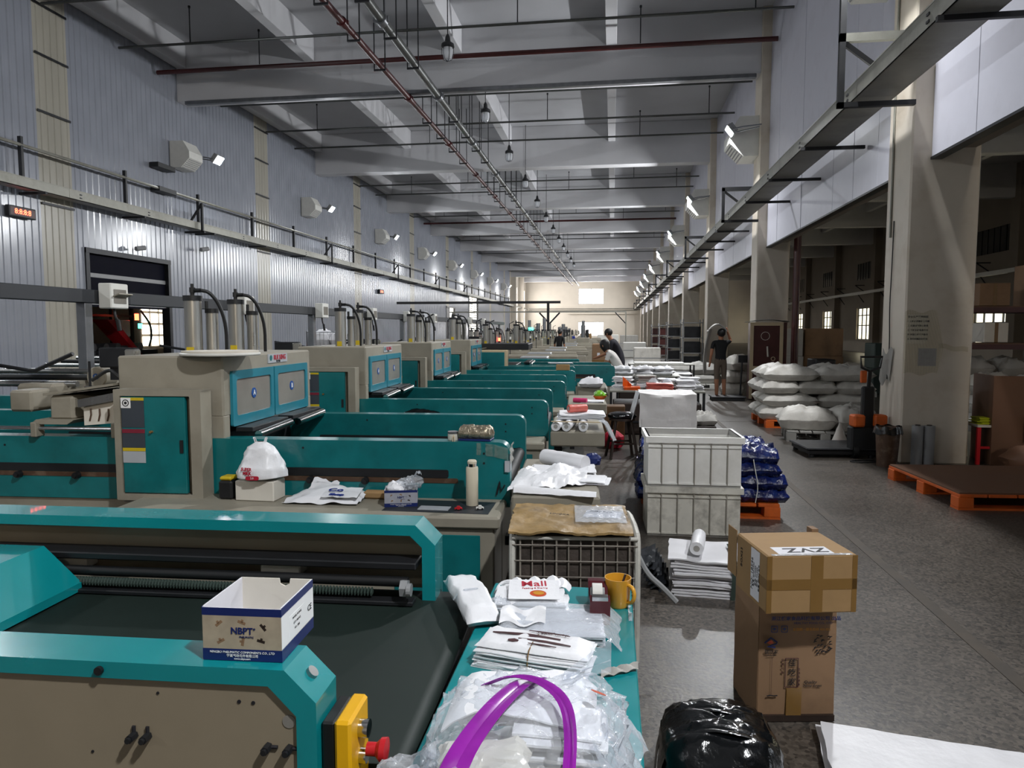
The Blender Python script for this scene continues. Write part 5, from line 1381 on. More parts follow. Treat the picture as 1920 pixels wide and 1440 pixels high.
# pallets
def pallet(x, y, w_, d_, label, m, rz=0, hh=.14):
    t = thing('pallet', label, 'pallet', (x, y, 0), rz)
    n = 6
    for k in range(n):
        x0 = -w_/2 + k*(w_/n); MB().box((x0 + .008, -d_/2, hh - .03), (x0 + w_/n - .008, d_/2, hh), .004).obj('deck_board', m, t)
    for yy in (-d_/2, -.07, d_/2 - .14):
        for xx in (-w_/2, -.07, w_/2 - .14): MB().box((xx, yy, .02), (xx + .14, yy + .14, hh - .03), .004).obj('block', m, t)
        MB().box((-w_/2, yy, 0), (w_/2, yy + .14, .02)).obj('bottom_board', m, t)
    return t
pallet(.9, 6.98, 1.2, 1.0, 'orange pallet under the blue film bundles', 'orange')
k = 0
for lay in range(4):
    for ix in range(3):
        for iy in range(2):
            if lay == 3 and ix == 1: continue
            k += 1
            pos = ['left', 'middle', 'right'][ix]; dep = ['front', 'rear'][iy]
            o = pillow(.42, .46, .125, 120 + k, n=18, wr=.022, p=7, ears=.02, q=.3)
            o = o.obj('blue_bundle', 'blue_film', None, 'all', (.48 + .42*ix + (.03 if lay < 2 else -.02)*(ix - 1) + random.uniform(-.01, .01), 6.72 + .48*iy, .142 + .118*lay), (0, 0, R(random.uniform(-4, 4))))
            tag(o, 'dark blue film bundle on the orange pallet, %s %s, %s layer' % (dep, pos, ['bottom', 'second', 'third', 'top'][lay]), 'bundle', 'blue film bundles')
tag(MB().tube([(1.28, 6.47, .15), (1.30, 6.46, .3), (1.27, 6.47, .45), (1.25, 6.55, .64)], .004, 5, smooth=1).obj('white_string', 'white_plastic'), 'white string tied round the blue bundles', 'string')

t = pallet(3.98, 7.85, 1.6, 1.45, 'large orange pallet with brown board in front of the nearest pillar', 'orange', R(4), .15)
MB().box((-.79, -.71, .15), (.79, .71, .165)).obj('cover_board', 'brown_board', t)
MB().box((.52, -.732, .06), (.62, -.727, .10)).obj('sticker', 'sticker_white', t)

# sacks
SK = {}
def sack(x, y, z, label, w_=.75, d_=.55, h_=.27, rz=0, m='sack_white', seed=None, group='white sacks'):
    seed = seed if seed is not None else (len(SK) % 5)
    key = (w_, d_, h_, m, seed, len(SK) % 5)
    if key not in SK: SK[key] = pillow(w_, d_, h_, 200 + seed * 7 + len(SK), n=20, wr=.026, p=2.6, ears=.07).mesh('sack', m, 'all')
    return tag(link('woven_sack', SK[key], None, (x, y, z), (0, 0, rz)), label, 'sack', group)
pallet(3.5, 13.35, 1.7, 1.3, 'orange pallet under the tall pile of white sacks', 'orange')
for lay in range(4):
    for ix in range(3 if lay % 2 == 0 else 2):
        for iy in range(2):
            nx = 3 if lay % 2 == 0 else 2
            x = 3.5 + (ix - (nx - 1)/2) * (.62 if nx == 3 else .88)
            sack(x, 12.98 + .62*iy, .142 + .225*lay, '%s sack, %s row, layer %s from the bottom of the tall pile' % (['left', 'middle', 'right'][ix] if nx == 3 else ['left', 'right'][ix], ['front', 'back'][iy], ORD[lay]), .66 if nx == 3 else .92, .64, .255, R(random.uniform(-5, 5)), group='sacks of the tall pile')
mat('pallet_grey', '#8d8b86', 0.6, var=0.08)
pallet(3.25, 11.55, 1.1, .9, 'grey pallet with two sacks before the tall pile', 'pallet_grey', R(-8), .16)
sack(2.98, 11.45, .162, 'barrel-shaped white sack on the grey pallet, nearer the aisle', .85, .5, .36, R(-6), seed=11)
sack(3.58, 11.4, .162, 'knotted white sack on the grey pallet, nearer the pillar', .5, .62, .36, R(10), seed=12)
sack(3.72, 11.75, .30, 'flat white sack behind the knotted sack on the grey pallet', .6, .5, .22, R(30), seed=13)
tag(cloth(lambda a, b: (3.30 + .12*math.cos(a*6.28)*(1.1 - b), 10.82 + .10*math.sin(a*6.28)*(1.1 - b), .005 + .34*b + .02*nz(a*5, b*5, 2)), 20, 10, .003).obj('empty_bag', 'sack_white', None, True), 'small white bag slumped beside the floor scale', 'bag')

# floor scale
t = thing('floor_scale', 'dark grey platform scale on the floor before the sacks', 'scale', (3.0, 10.15, 0), R(4))
MB().box((-.46, -.38, .10), (.46, .38, .13), .012).obj('platform', 'dark_steel', t)
MB().box((-.43, -.36, .04), (.43, .36, .10), .01).obj('scale_base', 'black_steel', t)
for sx in (-.38, .38):
    for sy in (-.32, .32): MB().cyl((sx, sy, 0), (sx, sy, .05), .035, 12).obj('foot', 'rubber', t)
MB().tube([(.3, .38, .1), (.5, .5, .02), (.8, .2, .012), (.5, -.6, .012), (.1, -.75, .012), (-.05, -.62, .012), (.2, -.55, .012), (.6, -.62, .012)], .008, 6, smooth=2).obj('cable', 'rubber', t, True)
t = thing('floor_scale', 'far platform scale lying before the glazed cabinet', 'scale', (2.78, 17.75, 0))
MB().box((-.4, -.3, .07), (.4, .3, .1), .01).obj('platform', 'dark_steel', t)
MB().box((-.37, -.27, 0), (.37, .27, .07)).obj('scale_base', 'black_steel', t)
MB().tube([(.35, .25, .05), (.38, .25, .9)], .02, 8).box((.28, .2, .9), (.5, .3, 1.08)).obj('indicator', 'dark_steel', t)

# bin
t = thing('waste_bin', 'brown waste bin with a film liner beside the nearest pillar', 'bin', (3.40, 9.30, 0))
MB().lathe([(0, 0), (.115, 0), (.14, .46), (.15, .47), (.15, .49), (.135, .49), (.11, .02), (0, .02)], n=28).obj('bin_body', 'bin_brown', t, True)
cloth(lambda a, b: ((.148 + .02*b + .006*math.sin(a*60))*math.cos(a*6.283), (.148 + .02*b + .006*math.sin(a*50))*math.sin(a*6.283), .50 - .09*b + .01*math.sin(a*40)), 50, 4, .001).obj('bin_liner', 'black_film', t, True)
# pallet truck parked behind the bin
t = thing('pallet_truck', 'black and orange pallet truck handle unit behind the waste bin', 'pallet truck', (3.34, 9.85, 0), R(8))
MB().box((-.22, -.05, .10), (.22, .10, .42), .02).obj('pump_housing', 'black_steel', t)
MB().box((-.21, -.09, .42), (-.06, .08, .58), .02).obj('orange_cover', 'orange', t)
MB().box((.06, -.09, .42), (.23, .08, .58), .02).obj('orange_cover', 'orange', t)
MB().box((-.08, -.03, .4), (.08, .05, .95), .02).obj('mast', 'black_steel', t)
MB().tube([(0, 0, .9), (0, -.03, 1.15)], .025, 8).tube([(0, -.03, 1.15), (-.12, -.04, 1.2), (-.14, -.05, 1.34), (.14, -.05, 1.34), (.12, -.04, 1.2), (0, -.03, 1.15)], .016, 8).obj('handle', 'black_steel', t, True)
MB().box((-.13, -.06, 1.0), (-.05, -.02, 1.16), .01).obj('control_head', 'orange', t)
for x in (-.16, .16): MB().cyl((x - .03, 0, .09), (x + .03, 0, .09), .09, 16).obj('wheel', 'rubber', t, True)
for x in (-.21, -.03): MB().box((x, .1, .05), (x + .12, .8, .10), .01).obj('fork', 'orange', t)
# film rolls leaning on the pillar
for k in range(2):
    t = thing('film_roll', ['left', 'right'][k] + ' grey stretch-film roll standing against the nearest pillar', 'roll', (3.785 + .135*k, 9.40, 0), 0)
    MB().cyl((0, 0, .0), (0, 0, .50), .066, 24).obj('roll_body', 'grey_plastic', t, True)
    MB().cyl((0, 0, .5), (0, 0, .512), .03, 14).obj('roll_core', 'wood_dark', t, True)
# notices taped to the pillar
t = thing('pillar_notice', 'printed notices under shiny tape on the nearest pillar', 'notice', (3.62, 9.49, 0))
MB().box((.03, 0, 1.52), (.26, .006, 1.88)).obj('paper_sheet', 'foam', t)
MB().box((.17, -.001, 1.24), (.38, .005, 1.46)).obj('paper_sheet', 'box_print_grey', t)
for k, s_ in enumerate(('安全生产管理制度', '一 上班必须戴好工作帽', '二 机器运转禁止触摸', '三 下班关好电源开关', '四 地面保持干净整齐', '五 发现问题及时报告')): text(s_, .026 if k else .03, 'ink', t, (.15, -.002, 1.85 - .055*k), FRONT, bold=.0006)
cloth(lambda a, b: (-.004 + .46*a*(1 - .35*abs(b-.4)), -.006 - .004*abs(math.sin(a*40 + b*9)), 1.14 + .78*b + .02*math.sin(a*9)), 60, 60, .001).obj('tape_film', 'amber_film', t, True)
cloth(lambda a, b: (.40 + .34*a, -.004, 1.46 + .06*b - .05*a + .01*math.sin(a*9)), 16, 4, .001).obj('tape_film', 'amber_film', t, True)
tag(MB().tube([(3.61, 9.95, 3.1), (3.605, 9.95, 2.4), (3.60, 9.96, 2.0), (3.605, 9.92, 1.5), (3.6, 9.94, 1.2), (3.58, 9.9, 1.05)], .007, 6, smooth=2).obj('hanging_cable', 'rubber', None, True), 'thin dark cable hanging down the aisle side of the nearest pillar', 'cable')
tag(cloth(lambda a, b: (3.60 - .06*a, 9.78 + .18*a + .1*b, 1.42 - .42*b + .05*math.sin(a*7)), 10, 10, .004).obj('hung_rag', 'sack_grey', None, True), 'grey rags hung on the aisle side of the nearest pillar', 'rag')
tag(MB().cyl((3.605, 10.05, 2.9), (3.605, 10.05, 7.5), .015, 6).obj('conduit', 'tray_grey'), 'thin conduit up the aisle side of the nearest pillar', 'conduit')

# glazed cabinet
t = thing('glazed_cabinet', 'maroon cabinet with a cream framed glass door by the second pillar', 'cabinet', (3.72, 17.9, 0), R(-4))
MB().box((-.4, 0, 0), (.45, .45, 1.88), .01).obj('cabinet_body', 'maroon_wood', t)
d_ = MB().ring([(-.40, .72), (.36, .72), (.36, 1.88), (-.40, 1.88)], [(-.32, .82), (.28, .82), (.28, 1.80), (-.32, 1.80)], 1, -.03, 0).obj('door', 'cream_frame', t)
MB().box((-.32, -.014, .82), (.28, -.008, 1.80)).obj('pane', 'maroon_wood', d_)
MB().box((-.40, -.03, .02), (-.33, 0, .72)).obj('stile', 'cream_frame', t)
cloth(lambda a, b: (-.5 + 1.0*a, -.08 + .55*b, 1.885 + .06*math.sin(a*3) + .02*nz(a*6, b*6, 1)), 16, 8, .006).obj('top_cover', 'sack_grey', t, True)
MB().tube([(-.05 + .1*math.cos(R(a)), -.02, 1.55 + .1*math.sin(R(a))) for a in range(0, 361, 30)], .006, 5).tube([(0, -.02, 1.3), (.02, -.02, 1.05)], .02, 6).obj('paint_mark', 'foam', d_)
MB().tube([(.14 + .045*math.cos(R(a)), -.02, 1.0 + .045*math.sin(R(a))) for a in range(0, 361, 30)], .009, 5).obj('ring_handle', 'cream_frame', d_)
# ------------------------------------------------------------------ people
def person(label, loc, rz, joints, top, bottom, hat=None, long_hair=False, sleeve=True):
    """joints: dict of 3D points; a skinned figure with face, hair and clothes coloured by region"""
    J = joints
    order = ['pelvis', 'waist', 'chest', 'neck', 'head', 'crown']
    rad = dict(pelvis=.13, waist=.115, chest=.135, neck=.05, head=.088, crown=.07)
    V, E_, Rr, reg = [], [], [], []
    idx = {}
    def av(n, p, r, g): idx[n] = len(V); V.append(p); Rr.append(r); reg.append(g)
    for n in order: av(n, J[n], rad[n], 0)
    for a, b in zip(order, order[1:]): E_.append((idx[a], idx[b]))
    for s_ in 'lr':
        av('sh' + s_, J['sh' + s_], .058, 0); av('el' + s_, J['el' + s_], .042, 0); av('wr' + s_, J['wr' + s_], .028, 0)
        E_ += [(idx['chest'], idx['sh' + s_]), (idx['sh' + s_], idx['el' + s_]), (idx['el' + s_], idx['wr' + s_])]
        w_ = Vector(J['wr' + s_]); e = Vector(J['el' + s_]); d = (w_ - e).normalized(); side = d.orthogonal().normalized()
        pal = w_ + d * .07; av('pa' + s_, tuple(pal), .026, 0); E_.append((idx['wr' + s_], idx['pa' + s_]))
        for f in range(4):
            q = pal + d * (.05 + .012 * (1.5 - abs(f - 1.5))) + side * (f - 1.5) * .018
            av('f%d' % f + s_, tuple(q), .009, 0); E_.append((idx['pa' + s_], idx['f%d' % f + s_]))
        q = w_ + d * .05 + side * .05; av('th' + s_, tuple(q), .010, 0); E_.append((idx['wr' + s_], idx['th' + s_]))
        av('hip' + s_, J['hip' + s_], .085, 0); av('kn' + s_, J['kn' + s_], .06, 0); av('an' + s_, J['an' + s_], .04, 0); av('to' + s_, J['to' + s_], .035, 0)
        E_ += [(idx['pelvis'], idx['hip' + s_]), (idx['hip' + s_], idx['kn' + s_]), (idx['kn' + s_], idx['an' + s_]), (idx['an' + s_], idx['to' + s_])]
    me = bpy.data.meshes.new('body'); me.from_pydata([tuple(p) for p in V], E_, [])
    o = bpy.data.objects.new('body', me); COL.objects.link(o)
    sk = o.modifiers.new('skin', 'SKIN'); sk.use_smooth_shade = True
    for i, v in enumerate(me.skin_vertices[0].data): v.radius = (Rr[i], Rr[i]); v.use_root = (i == 0)
    ss = o.modifiers.new('sub', 'SUBSURF'); ss.levels = 2; ss.render_levels = 2
    dg = bpy.context.evaluated_depsgraph_get()
    nm = bpy.data.meshes.new_from_object(o.evaluated_get(dg))
    bpy.data.objects.remove(o)
    for m_ in ('skin', top, bottom, 'black_steel'): nm.materials.append(MATS[m_])
    neck = Vector(J['neck']); 
    segs = []
    for a, b in E_: segs.append((Vector(V[a]), Vector(V[b]), a, b))
    names = {i: n for n, i in idx.items()}
    for p in nm.polygons:
        c = p.center; best, bi = 9, None
        for (a, b, i, j) in segs:
            d = b - a; tt = max(0, min(1, (c - a).dot(d) / max(1e-9, d.dot(d))))
            dd = (c - (a + d * tt)).length / max(.02, Rr[i] * (1 - tt) + Rr[j] * tt)
            if dd < best: best, bi = dd, (names[i], names[j], tt)
        n0, n1, tt = bi
        if n1 in ('head', 'crown') or (n1 == 'neck' and tt > .8): k = 0
        elif n1[:2] in ('wr', 'pa', 'th') or n1[0] == 'f': k = 0 if (sleeve is not True or n1[:2] in ('pa', 'th') or n1[0] == 'f') else 0
        elif n1[:2] == 'el': k = 1 if (sleeve or tt < .6) else 0
        elif n1[:3] == 'hip' or n1[:2] in ('kn',): k = 2
        elif n1[:2] == 'an': k = 2 if bottom != 'khaki_cloth' else 0
        elif n1[:2] == 'to': k = 3
        else: k = 1 if not (n1 == 'waist' and tt < .35) else 2
        p.material_index = k
        p.use_smooth = True
    t = thing('person', label, 'person', loc, rz)
    nm.name = 'body'
    b = link('body', nm, t)
    h = Vector(J['head']); cr = Vector(J['crown']); u = (cr - h).normalized()
    fw_ = Vector(J.get('face', (0, -1, 0))).normalized(); fw_ = (fw_ - u * fw_.dot(u)).normalized(); sd = u.cross(fw_)
    hc = h + u * .03
    MM = Matrix((( sd.x, fw_.x, u.x, hc.x), (sd.y, fw_.y, u.y, hc.y), (sd.z, fw_.z, u.z, hc.z), (0, 0, 0, 1)))
    hr = MB(); blob(.098, .11, .105, 3, 20, .04, 2, mb=hr)
    hr.v = [tuple(MM @ Vector((x, y - .028, z + .03 if z > -.03 else z * (2.0 if long_hair else 1.0) + .03))) for (x, y, z) in hr.v]
    hr.obj('hair', 'hair', t, 'all')
    fc = MB().lathe([(0, .11), (.014, .1), (.016, .085), (0, .08)], n=8, M=MM @ Matrix.Rotation(R(-90), 4, 'X') @ Matrix.Translation((0, .02, -.01)))
    fc.obj('nose', 'skin', t, 'all')
    for s_ in (-1, 1):
        MB().lathe([(0, -.01), (.009, -.004), (.009, .004), (0, .01)], n=8, M=MM @ Matrix.Translation((s_*.033, .083, .0))).obj('eye', 'ink', t)
        MB().lathe([(0, -.03), (.014, -.01), (.014, .015), (0, .03)], n=8, M=MM @ Matrix.Translation((s_*.09, 0, -.01))).obj('ear', 'skin', t, 'all')
    MB().tube([tuple(MM @ Vector((-.022, .082, -.055))), tuple(MM @ Vector((0, .088, -.057))), tuple(MM @ Vector((.022, .082, -.055)))], .005, 5).obj('mouth', 'maroon_print', t)
    return t
def stand(lean=0.0, face=(0, -1, 0), arms='down', s=1.0, tw=0.0):
    J = dict(pelvis=(0, 0, .93), waist=(0, lean*.1, 1.08), chest=(0, lean*.35, 1.32), neck=(0, lean*.55, 1.47), head=(0, lean*.66, 1.57), crown=(0, lean*.72, 1.68),
             hipl=(-.09, 0, .88), hipr=(.09, 0, .88), knl=(-.10, -.02, .48), knr=(.10, .03, .48), anl=(-.10, .02, .08), anr=(.10, .06, .08), tol=(-.11, -.13, .035), tor=(.11, -.09, .035))
    for q, sg in (('l', -1), ('r', 1)):
        J['sh' + q] = (sg*.185, lean*.4, 1.40)
        if arms == 'down': J['el' + q] = (sg*.24, lean*.35 + .03, 1.13); J['wr' + q] = (sg*.25, lean*.35 - .04, .89)
        elif arms == 'front': J['el' + q] = (sg*.22, lean*.45 - .05, 1.12); J['wr' + q] = (sg*.13, lean*.6 - .28, 1.0)
        else: J['el' + q] = (sg*.27, lean*.4 - .08, 1.42) if sg < 0 else (sg*.24, .03, 1.13); J['wr' + q] = (sg*.2, lean*.4 - .1, 1.64) if sg < 0 else (sg*.25, -.04, .9)
    J['face'] = face
    return {k: (tuple(v) if k == 'face' else tuple(c * s for c in v)) for k, v in J.items()}
p1 = person('man in a black T-shirt and khaki shorts carrying sheets on his shoulder', (2.66, 18.1, 0), R(190), stand(0, (0, -1, 0), 'up'), 'black_cloth', 'khaki_cloth', sleeve=False)
t = thing('folded_sheets', 'bundle of greyish sheets carried on the shoulder of the man', 'sheets', (2.66, 18.0, 0))
cloth(lambda a, b: (-.30 - .12*math.sin(b*2) + .10*a, .05 + .25*a, 1.72 - 1.1*b + .02*nz(a*5, b*5, 1)), 8, 14, .02).obj('sheet_fold', 'sack_grey', t, True)
cloth(lambda a, b: (-.32 + .45*a, .0 + .3*b, 1.66 + .18*math.sin(a*3.1) + .03*nz(a*4, b*4, 3)), 10, 6, .02).obj('sheet_fold', 'sack_grey', t, True)
person('worker in a white shirt and dark apron bending over the green machine', (.2, 15.9, 0), R(-105), stand(-.7, (0, -.7, -.7), 'front', .84), 'white_shirt', 'dark_cloth', long_hair=True, sleeve=False)
person('worker in black leaning forward behind the white-shirted worker', (.25, 18.6, 0), R(-100), stand(-.55, (0, -.8, -.5), 'front'), 'dark_cloth', 'dark_cloth')
person('far worker in black standing among the grey machines', (-2.2, 29.8, 0), R(150), stand(-.1), 'black_cloth', 'dark_cloth')

# ------------------------------------------------------------------ mid-aisle tables and goods
def table(name, label, x, y, w_, d_, h_, m='tray_grey', leg='dark_steel'):
    t = thing(name, label, 'table', (x, y, 0))
    MB().box((-w_/2, -d_/2, h_ - .03), (w_/2, d_/2, h_), .004).obj('table_top', m, t)
    for sx in (-1, 1):
        for sy in (-1, 1): MB().box((sx*w_/2, sy*d_/2, 0), (sx*(w_/2 - .04), sy*(d_/2 - .04), h_ - .03)).obj('leg', leg, t)
    MB().box((-w_/2 + .04, -d_/2 + .01, .2), (w_/2 - .04, -d_/2 + .03, .23)).obj('stretcher', leg, t)
    if w_ > .6: MB().box((-w_/2 + .05, -d_/2 + .04, .0), (w_/2 - .05, d_/2 - .04, h_*.72), .02).obj('under_case', 'wood_dark', t)
    return t
t = table('packing_table', 'packing table hidden under a large white cloth', .72, 9.65, .66, .7, .84)
t = thing('white_cloth', 'large white cloth draped over the packing table in the aisle', 'cloth', (.72, 9.65, .845))
def drape(a, b):
    x = -.36 + .72*a
    if b < .45: y = .36 - .74*b/.45; z = .03*nz(a*4, b*6, 1) + .02
    else: y = -.385 - .05*(b-.45) + .014*nz(a*3, b*4, 5) + .010*math.sin(a*7 + b*2); z = .012 - .42*(b - .45)/.55
    return (x + .01*nz(b*5, a, 3), y, z)
cloth(drape, 26, 30, .006).obj('cloth_top', 'white_cloth', t, True)
cloth(lambda a, b: (-.33 + .62*a, -.43 - .012*b, -.30 - .17*b + .012*math.sin(a*8)), 18, 8, .004).obj('cloth_under', 'white_cloth', t, True)
cloth(lambda a, b: (-.37 - .09*b + .02*math.sin(a*5), -.38 + .55*a, .02 - .34*b + .02*nz(a*4, b*4, 7)), 14, 12, .005).obj('cloth_side', 'white_bag', t, True)
t = thing('padded_stool', 'black padded wooden stool between trays and white cloth', 'stool', (.14, 9.45, 0), R(12))
blob(.19, .16, .05, 6, 24, .08, 2, p=.8).obj('seat', 'black_film', t, True, loc=(0, 0, .56))
MB().cyl((0, 0, .5), (0, 0, .53), .17, 20).obj('seat_board', 'wood_dark', t, True)
for sx in (-1, 1):
    for sy in (-1, 1): MB().tube([(sx*.1, sy*.09, .5), (sx*.18, sy*.16, 0)], .02, 8).obj('leg', 'wood_dark', t)
for sy in (-1, 1): MB().tube([(-.15, sy*.135, .2), (.15, sy*.135, .2)], .013, 6).obj('stretcher', 'wood_dark', t)
t = table('low_bench', 'low dark bench with a bag beside the white cloth', 1.22, 9.75, .3, .4, .42, 'wood_dark', 'wood_dark')
sack(1.22, 9.75, .421, 'small grey bag on the low dark bench', .34, .4, .16, 0, 'sack_grey', 31)
tag(MB().box((-.12, 10.6, 0), (.2, 10.9, .56), .01).obj('wooden_box', 'wood_brown'), 'dark brown wooden box behind the padded stool', 'box')
tag(blob(.16, .14, .14, 8, 22, .25, 2.5, flat=.2).obj('red_bag', 'red_print', None, True, (.02, 10.2, 0)), 'red bag on the floor behind the stool', 'bag')
# goods tables
table('goods_table', 'steel table with orange and coral bag stacks', .72, 11.9, 1.5, .8, .72)
t = thing('orange_bag', 'bright orange plastic bag with an upright corner', 'bag', (.32, 11.75, .721))
layers(.26, .3, .05, 4, 140, .02, .01).obj('bag_pile', 'orange_bag', t, True)
cloth(lambda a, b: (-.14 + .14*a, -.05 + .1*math.sin(a*3), .05 + .16*b*(1-.8*a)), 8, 8, .006).obj('bag_corner', 'orange_bag', t, True)
t = thing('coral_bags', 'coral red bundle of bags in clear film', 'bags', (.78, 11.7, .721))
layers(.42, .34, .12, 5, 141, .02, .02).obj('bag_pile', 'salmon', t, True)
for s_ in (-1, 1): cloth(lambda a, b: (s_*(.02 + .17*a), -.1 + .1*b, .12 + .09*a*(1-a)*3*b + .02*a), 8, 6, .002).obj('film_ear', 'thin_film', t, True)
for k, (x, z) in enumerate(((1.18, .721), (1.32, .721), (1.2, .80))):
    tag(layers(.3, .36, .075, 5, 150 + k, .02, .012).obj('bag_stack', 'white_bag_soft', None, True, (x, 11.8 + .1*k, z)), ['left', 'right', 'upper'][k] + ' white bag stack beside the coral bags', 'bag stack')
rnd = random.Random(21)
for k in range(8):
    tag(layers(.32, .3, .06 + .03*(k % 3), 4, 300 + k, .025, .015).obj('bag_stack', ('white_bag', 'white_bag_soft', 'sack_grey')[k % 3], None, True, (.2 + .36*(k % 4), 12.08 + .05*(k // 4), .721 + .1*(k // 4)), (0, 0, rnd.uniform(-.3, .3))), 'low pale bag stack behind the coral bags, %s of the %s row' % (ORD[k % 4], ['lower', 'upper'][k // 4]), 'bag stack', 'pale stacks behind the coral bags')
table('goods_table', 'second goods table heaped with white bags', .75, 15.2, 1.3, 1.0, .76)
rnd = random.Random(12)
for k in range(9):
    x, y_ = .25 + .42*(k % 3) + rnd.uniform(-.05, .05), 14.95 + .3*((k // 3) % 2)
    tag(pillow(.42, .34, .10, 160 + k, n=12, wr=.02, p=3).obj('soft_bag', 'white_bag_soft' if k % 2 else 'white_bag', None, 'all', (x, y_, .761 + .09*(k // 6) + .02*((k//3) % 2)), (0, 0, rnd.uniform(-.4, .4))), 'heaped white bag on the second goods table, %s of its %s row' % (ORD[k % 3], ORD[k // 3]), 'bag', 'white bags heaped on the second goods table')
table('goods_table', 'third goods table with a flat white board', 1.3, 19.5, 1.7, .9, .8)
tag(MB().box((.6, 19.2, .801), (1.9, 19.9, .83), .004).obj('white_board', 'white_plastic'), 'flat white board on the third goods table', 'board')
pallet(2.2, 21.6, 1.5, 1.1, 'white pallet with long wrapped bags near the pillars', 'white_plastic')
for k in range(4): sack(2.2 + (-.4, .4)[k % 2], 21.5, .142 + .26*(k // 2), ['left', 'right'][k % 2] + ' wrapped grey bag, ' + ['lower', 'upper'][k // 2] + ' layer, on the white pallet', .95, .8, .34, 0, 'sack_grey', 40 + k, 'wrapped bags on the white pallet')
pallet(1.5, 17.4, .9, .8, 'small white pallet with a pile of white bags', 'white_plastic')
for k in range(4): tag(layers(.7, .6, .13, 4, 180 + k, .03, .02).obj('bag_stack', 'white_bag_soft', None, True, (1.5, 17.4, .142 + .135*k)), ORD[k] + ' layer of white bags on the small white pallet', 'bag stack')
for k in range(3): sack(3.14 + .05*k, 19.3 - .1*k, .0 + .33*k, ['bottom', 'middle', 'top'][k] + ' white bag piled beside the carrying man', .6, .5, .4, .2*k, 'sack_white', 50 + k, 'bags beside the carrying man')
# boxes, stands and clutter farther down the hall
for k, (x, y_, w_, h_, m_, lb) in enumerate(((-.42, 26.2, .62, 1.2, 'cardboard_dark', 'large brown carton standing on the floor in mid hall'), (-2.3, 62.5, 1.0, 1.45, 'cardboard', 'tall tan carton stack before the far window'), (-.4, 68, 2.0, 1.3, 'white_plastic', 'white crate stack right of the far window'), (-3.8, 61.5, 1.2, 1.2, 'blue_print', 'blue crate far down the hall'), (1.4, 45, 1.4, .95, 'white_plastic', 'white wrapped pallet load far along the aisle'), (-5.9, 55.0, 1.4, 1.1, 'red_print', 'dark red crate far down the hall'), (1.4, 60, 1.5, 1.3, 'sack_grey', 'grey wrapped load beside the far pillars'), (1.6, 33, 1.2, .9, 'sack_white', 'pale wrapped load in mid aisle'))):
    t = thing('crate_load' if k else 'large_carton', lb, 'load' if k else 'carton', (x, y_, 0))
    MB().box((-w_/2, 0, 0), (w_/2, .9, h_), .03).obj('load_body', m_, t)
    MB().box((-w_/2 - .003, -.004, h_*.45), (w_/2 + .003, 0, h_*.5)).obj('strap_band', 'parcel_tape' if k < 2 else 'grey_plastic', t)
    if k == 0:
        for x_ in (-.12, .12): MB().box((x_, -.006, .75), (x_ + .1, 0, .87)).obj('paper_label', 'paper', t)
for k, (x, y_) in enumerate(((2.9, 26.5), (2.95, 34.5), (2.95, 40.5), (2.9, 47.0))):
    t = thing('storage_rack', 'dark storage rack by the pillars, ' + ORD[k] + ' down the aisle', 'rack', (x, y_, 0), 0, 'dark racks along the pillars')
    for sx in (-.35, .35):
        for sy in (0, .9): MB().box((sx - .02, sy - .02, 0), (sx + .02, sy + .02, 2.1)).obj('upright', 'grey_plastic', t)
    for z in (.3, .85, 1.4, 1.95): MB().box((-.37, -.02, z), (.37, .92, z + .03)).obj('shelf_board', 'grey_plastic', t)
    for z in (.33, .88, 1.43): MB().box((-.3, .1, z), (.3, .8, z + .4), .02).obj('stored_case', 'maroon_wood' if k > 1 else 'dark_steel', t)
t = thing('gantry_frame', 'dark T-shaped gantry pole over the grey machines', 'gantry', (-3.1, 34.6, 0))
MB().box((-.06, -.06, 0), (.06, .06, 3.0)).obj('post', 'black_steel', t)
MB().box((-7.6, -.06, 3.0), (.6, .06, 3.12)).obj('cross_beam', 'black_steel', t)
t = thing('portal_frame', 'thin grey portal frame across the far hall', 'frame', (0, 52, 0))
MB().box((-12, -.04, 3.0), (1.0, .04, 3.1)).obj('cross_beam', 'tray_grey', t)
MB().box((.92, -.04, 0), (1.0, .04, 3.0)).obj('post', 'tray_grey', t)
MB().tube([(.95, 0, 2.2), (.2, 0, 3.0)], .05, 4).obj('brace', 'dark_steel', t)
t = thing('y_stand', 'Y-shaped dark stand among the far machines', 'stand', (-4.6, 52.5, 0))
MB().tube([(0, 0, 0), (0, 0, 2.2)], .05, 6).obj('post', 'tray_grey', t)
for s_ in (-1, 1): MB().tube([(0, 0, 2.2), (s_*.75, 0, 3.0)], .07, 4).obj('arm', 'dark_steel', t)
rnd = random.Random(4)
for k in range(14):
    x, y_ = -1.6 - (k * 1.37) % 5.2, (39.6, 40.8, 41.9, 45.3, 46.5, 47.7, 48.7, 51.6, 53.6, 54.8, 56.1, 59.2, 60.5, 63.8)[k]
    t = thing('valve_stack', 'slim machine column far down the hall, %s from the viewer' % (ORD[k] if k < 12 else ['thirteenth', 'fourteenth'][k - 12]), 'column', (x, y_, 0), 0, 'machine columns far down the hall')
    MB().box((-.35, -.3, 0), (.35, .3, 1.3), .03).obj('column_base', 'beige', t)
    MB().cyl((0, 0, 1.3), (0, 0, 1.3 + rnd.uniform(.5, 1.3)), .12, 10).obj('column_tube', 'galvanised', t, True)
    MB().cyl((.25, 0, 1.3), (.25, 0, 1.75), .07, 8).obj('column_valve', 'black_steel', t)

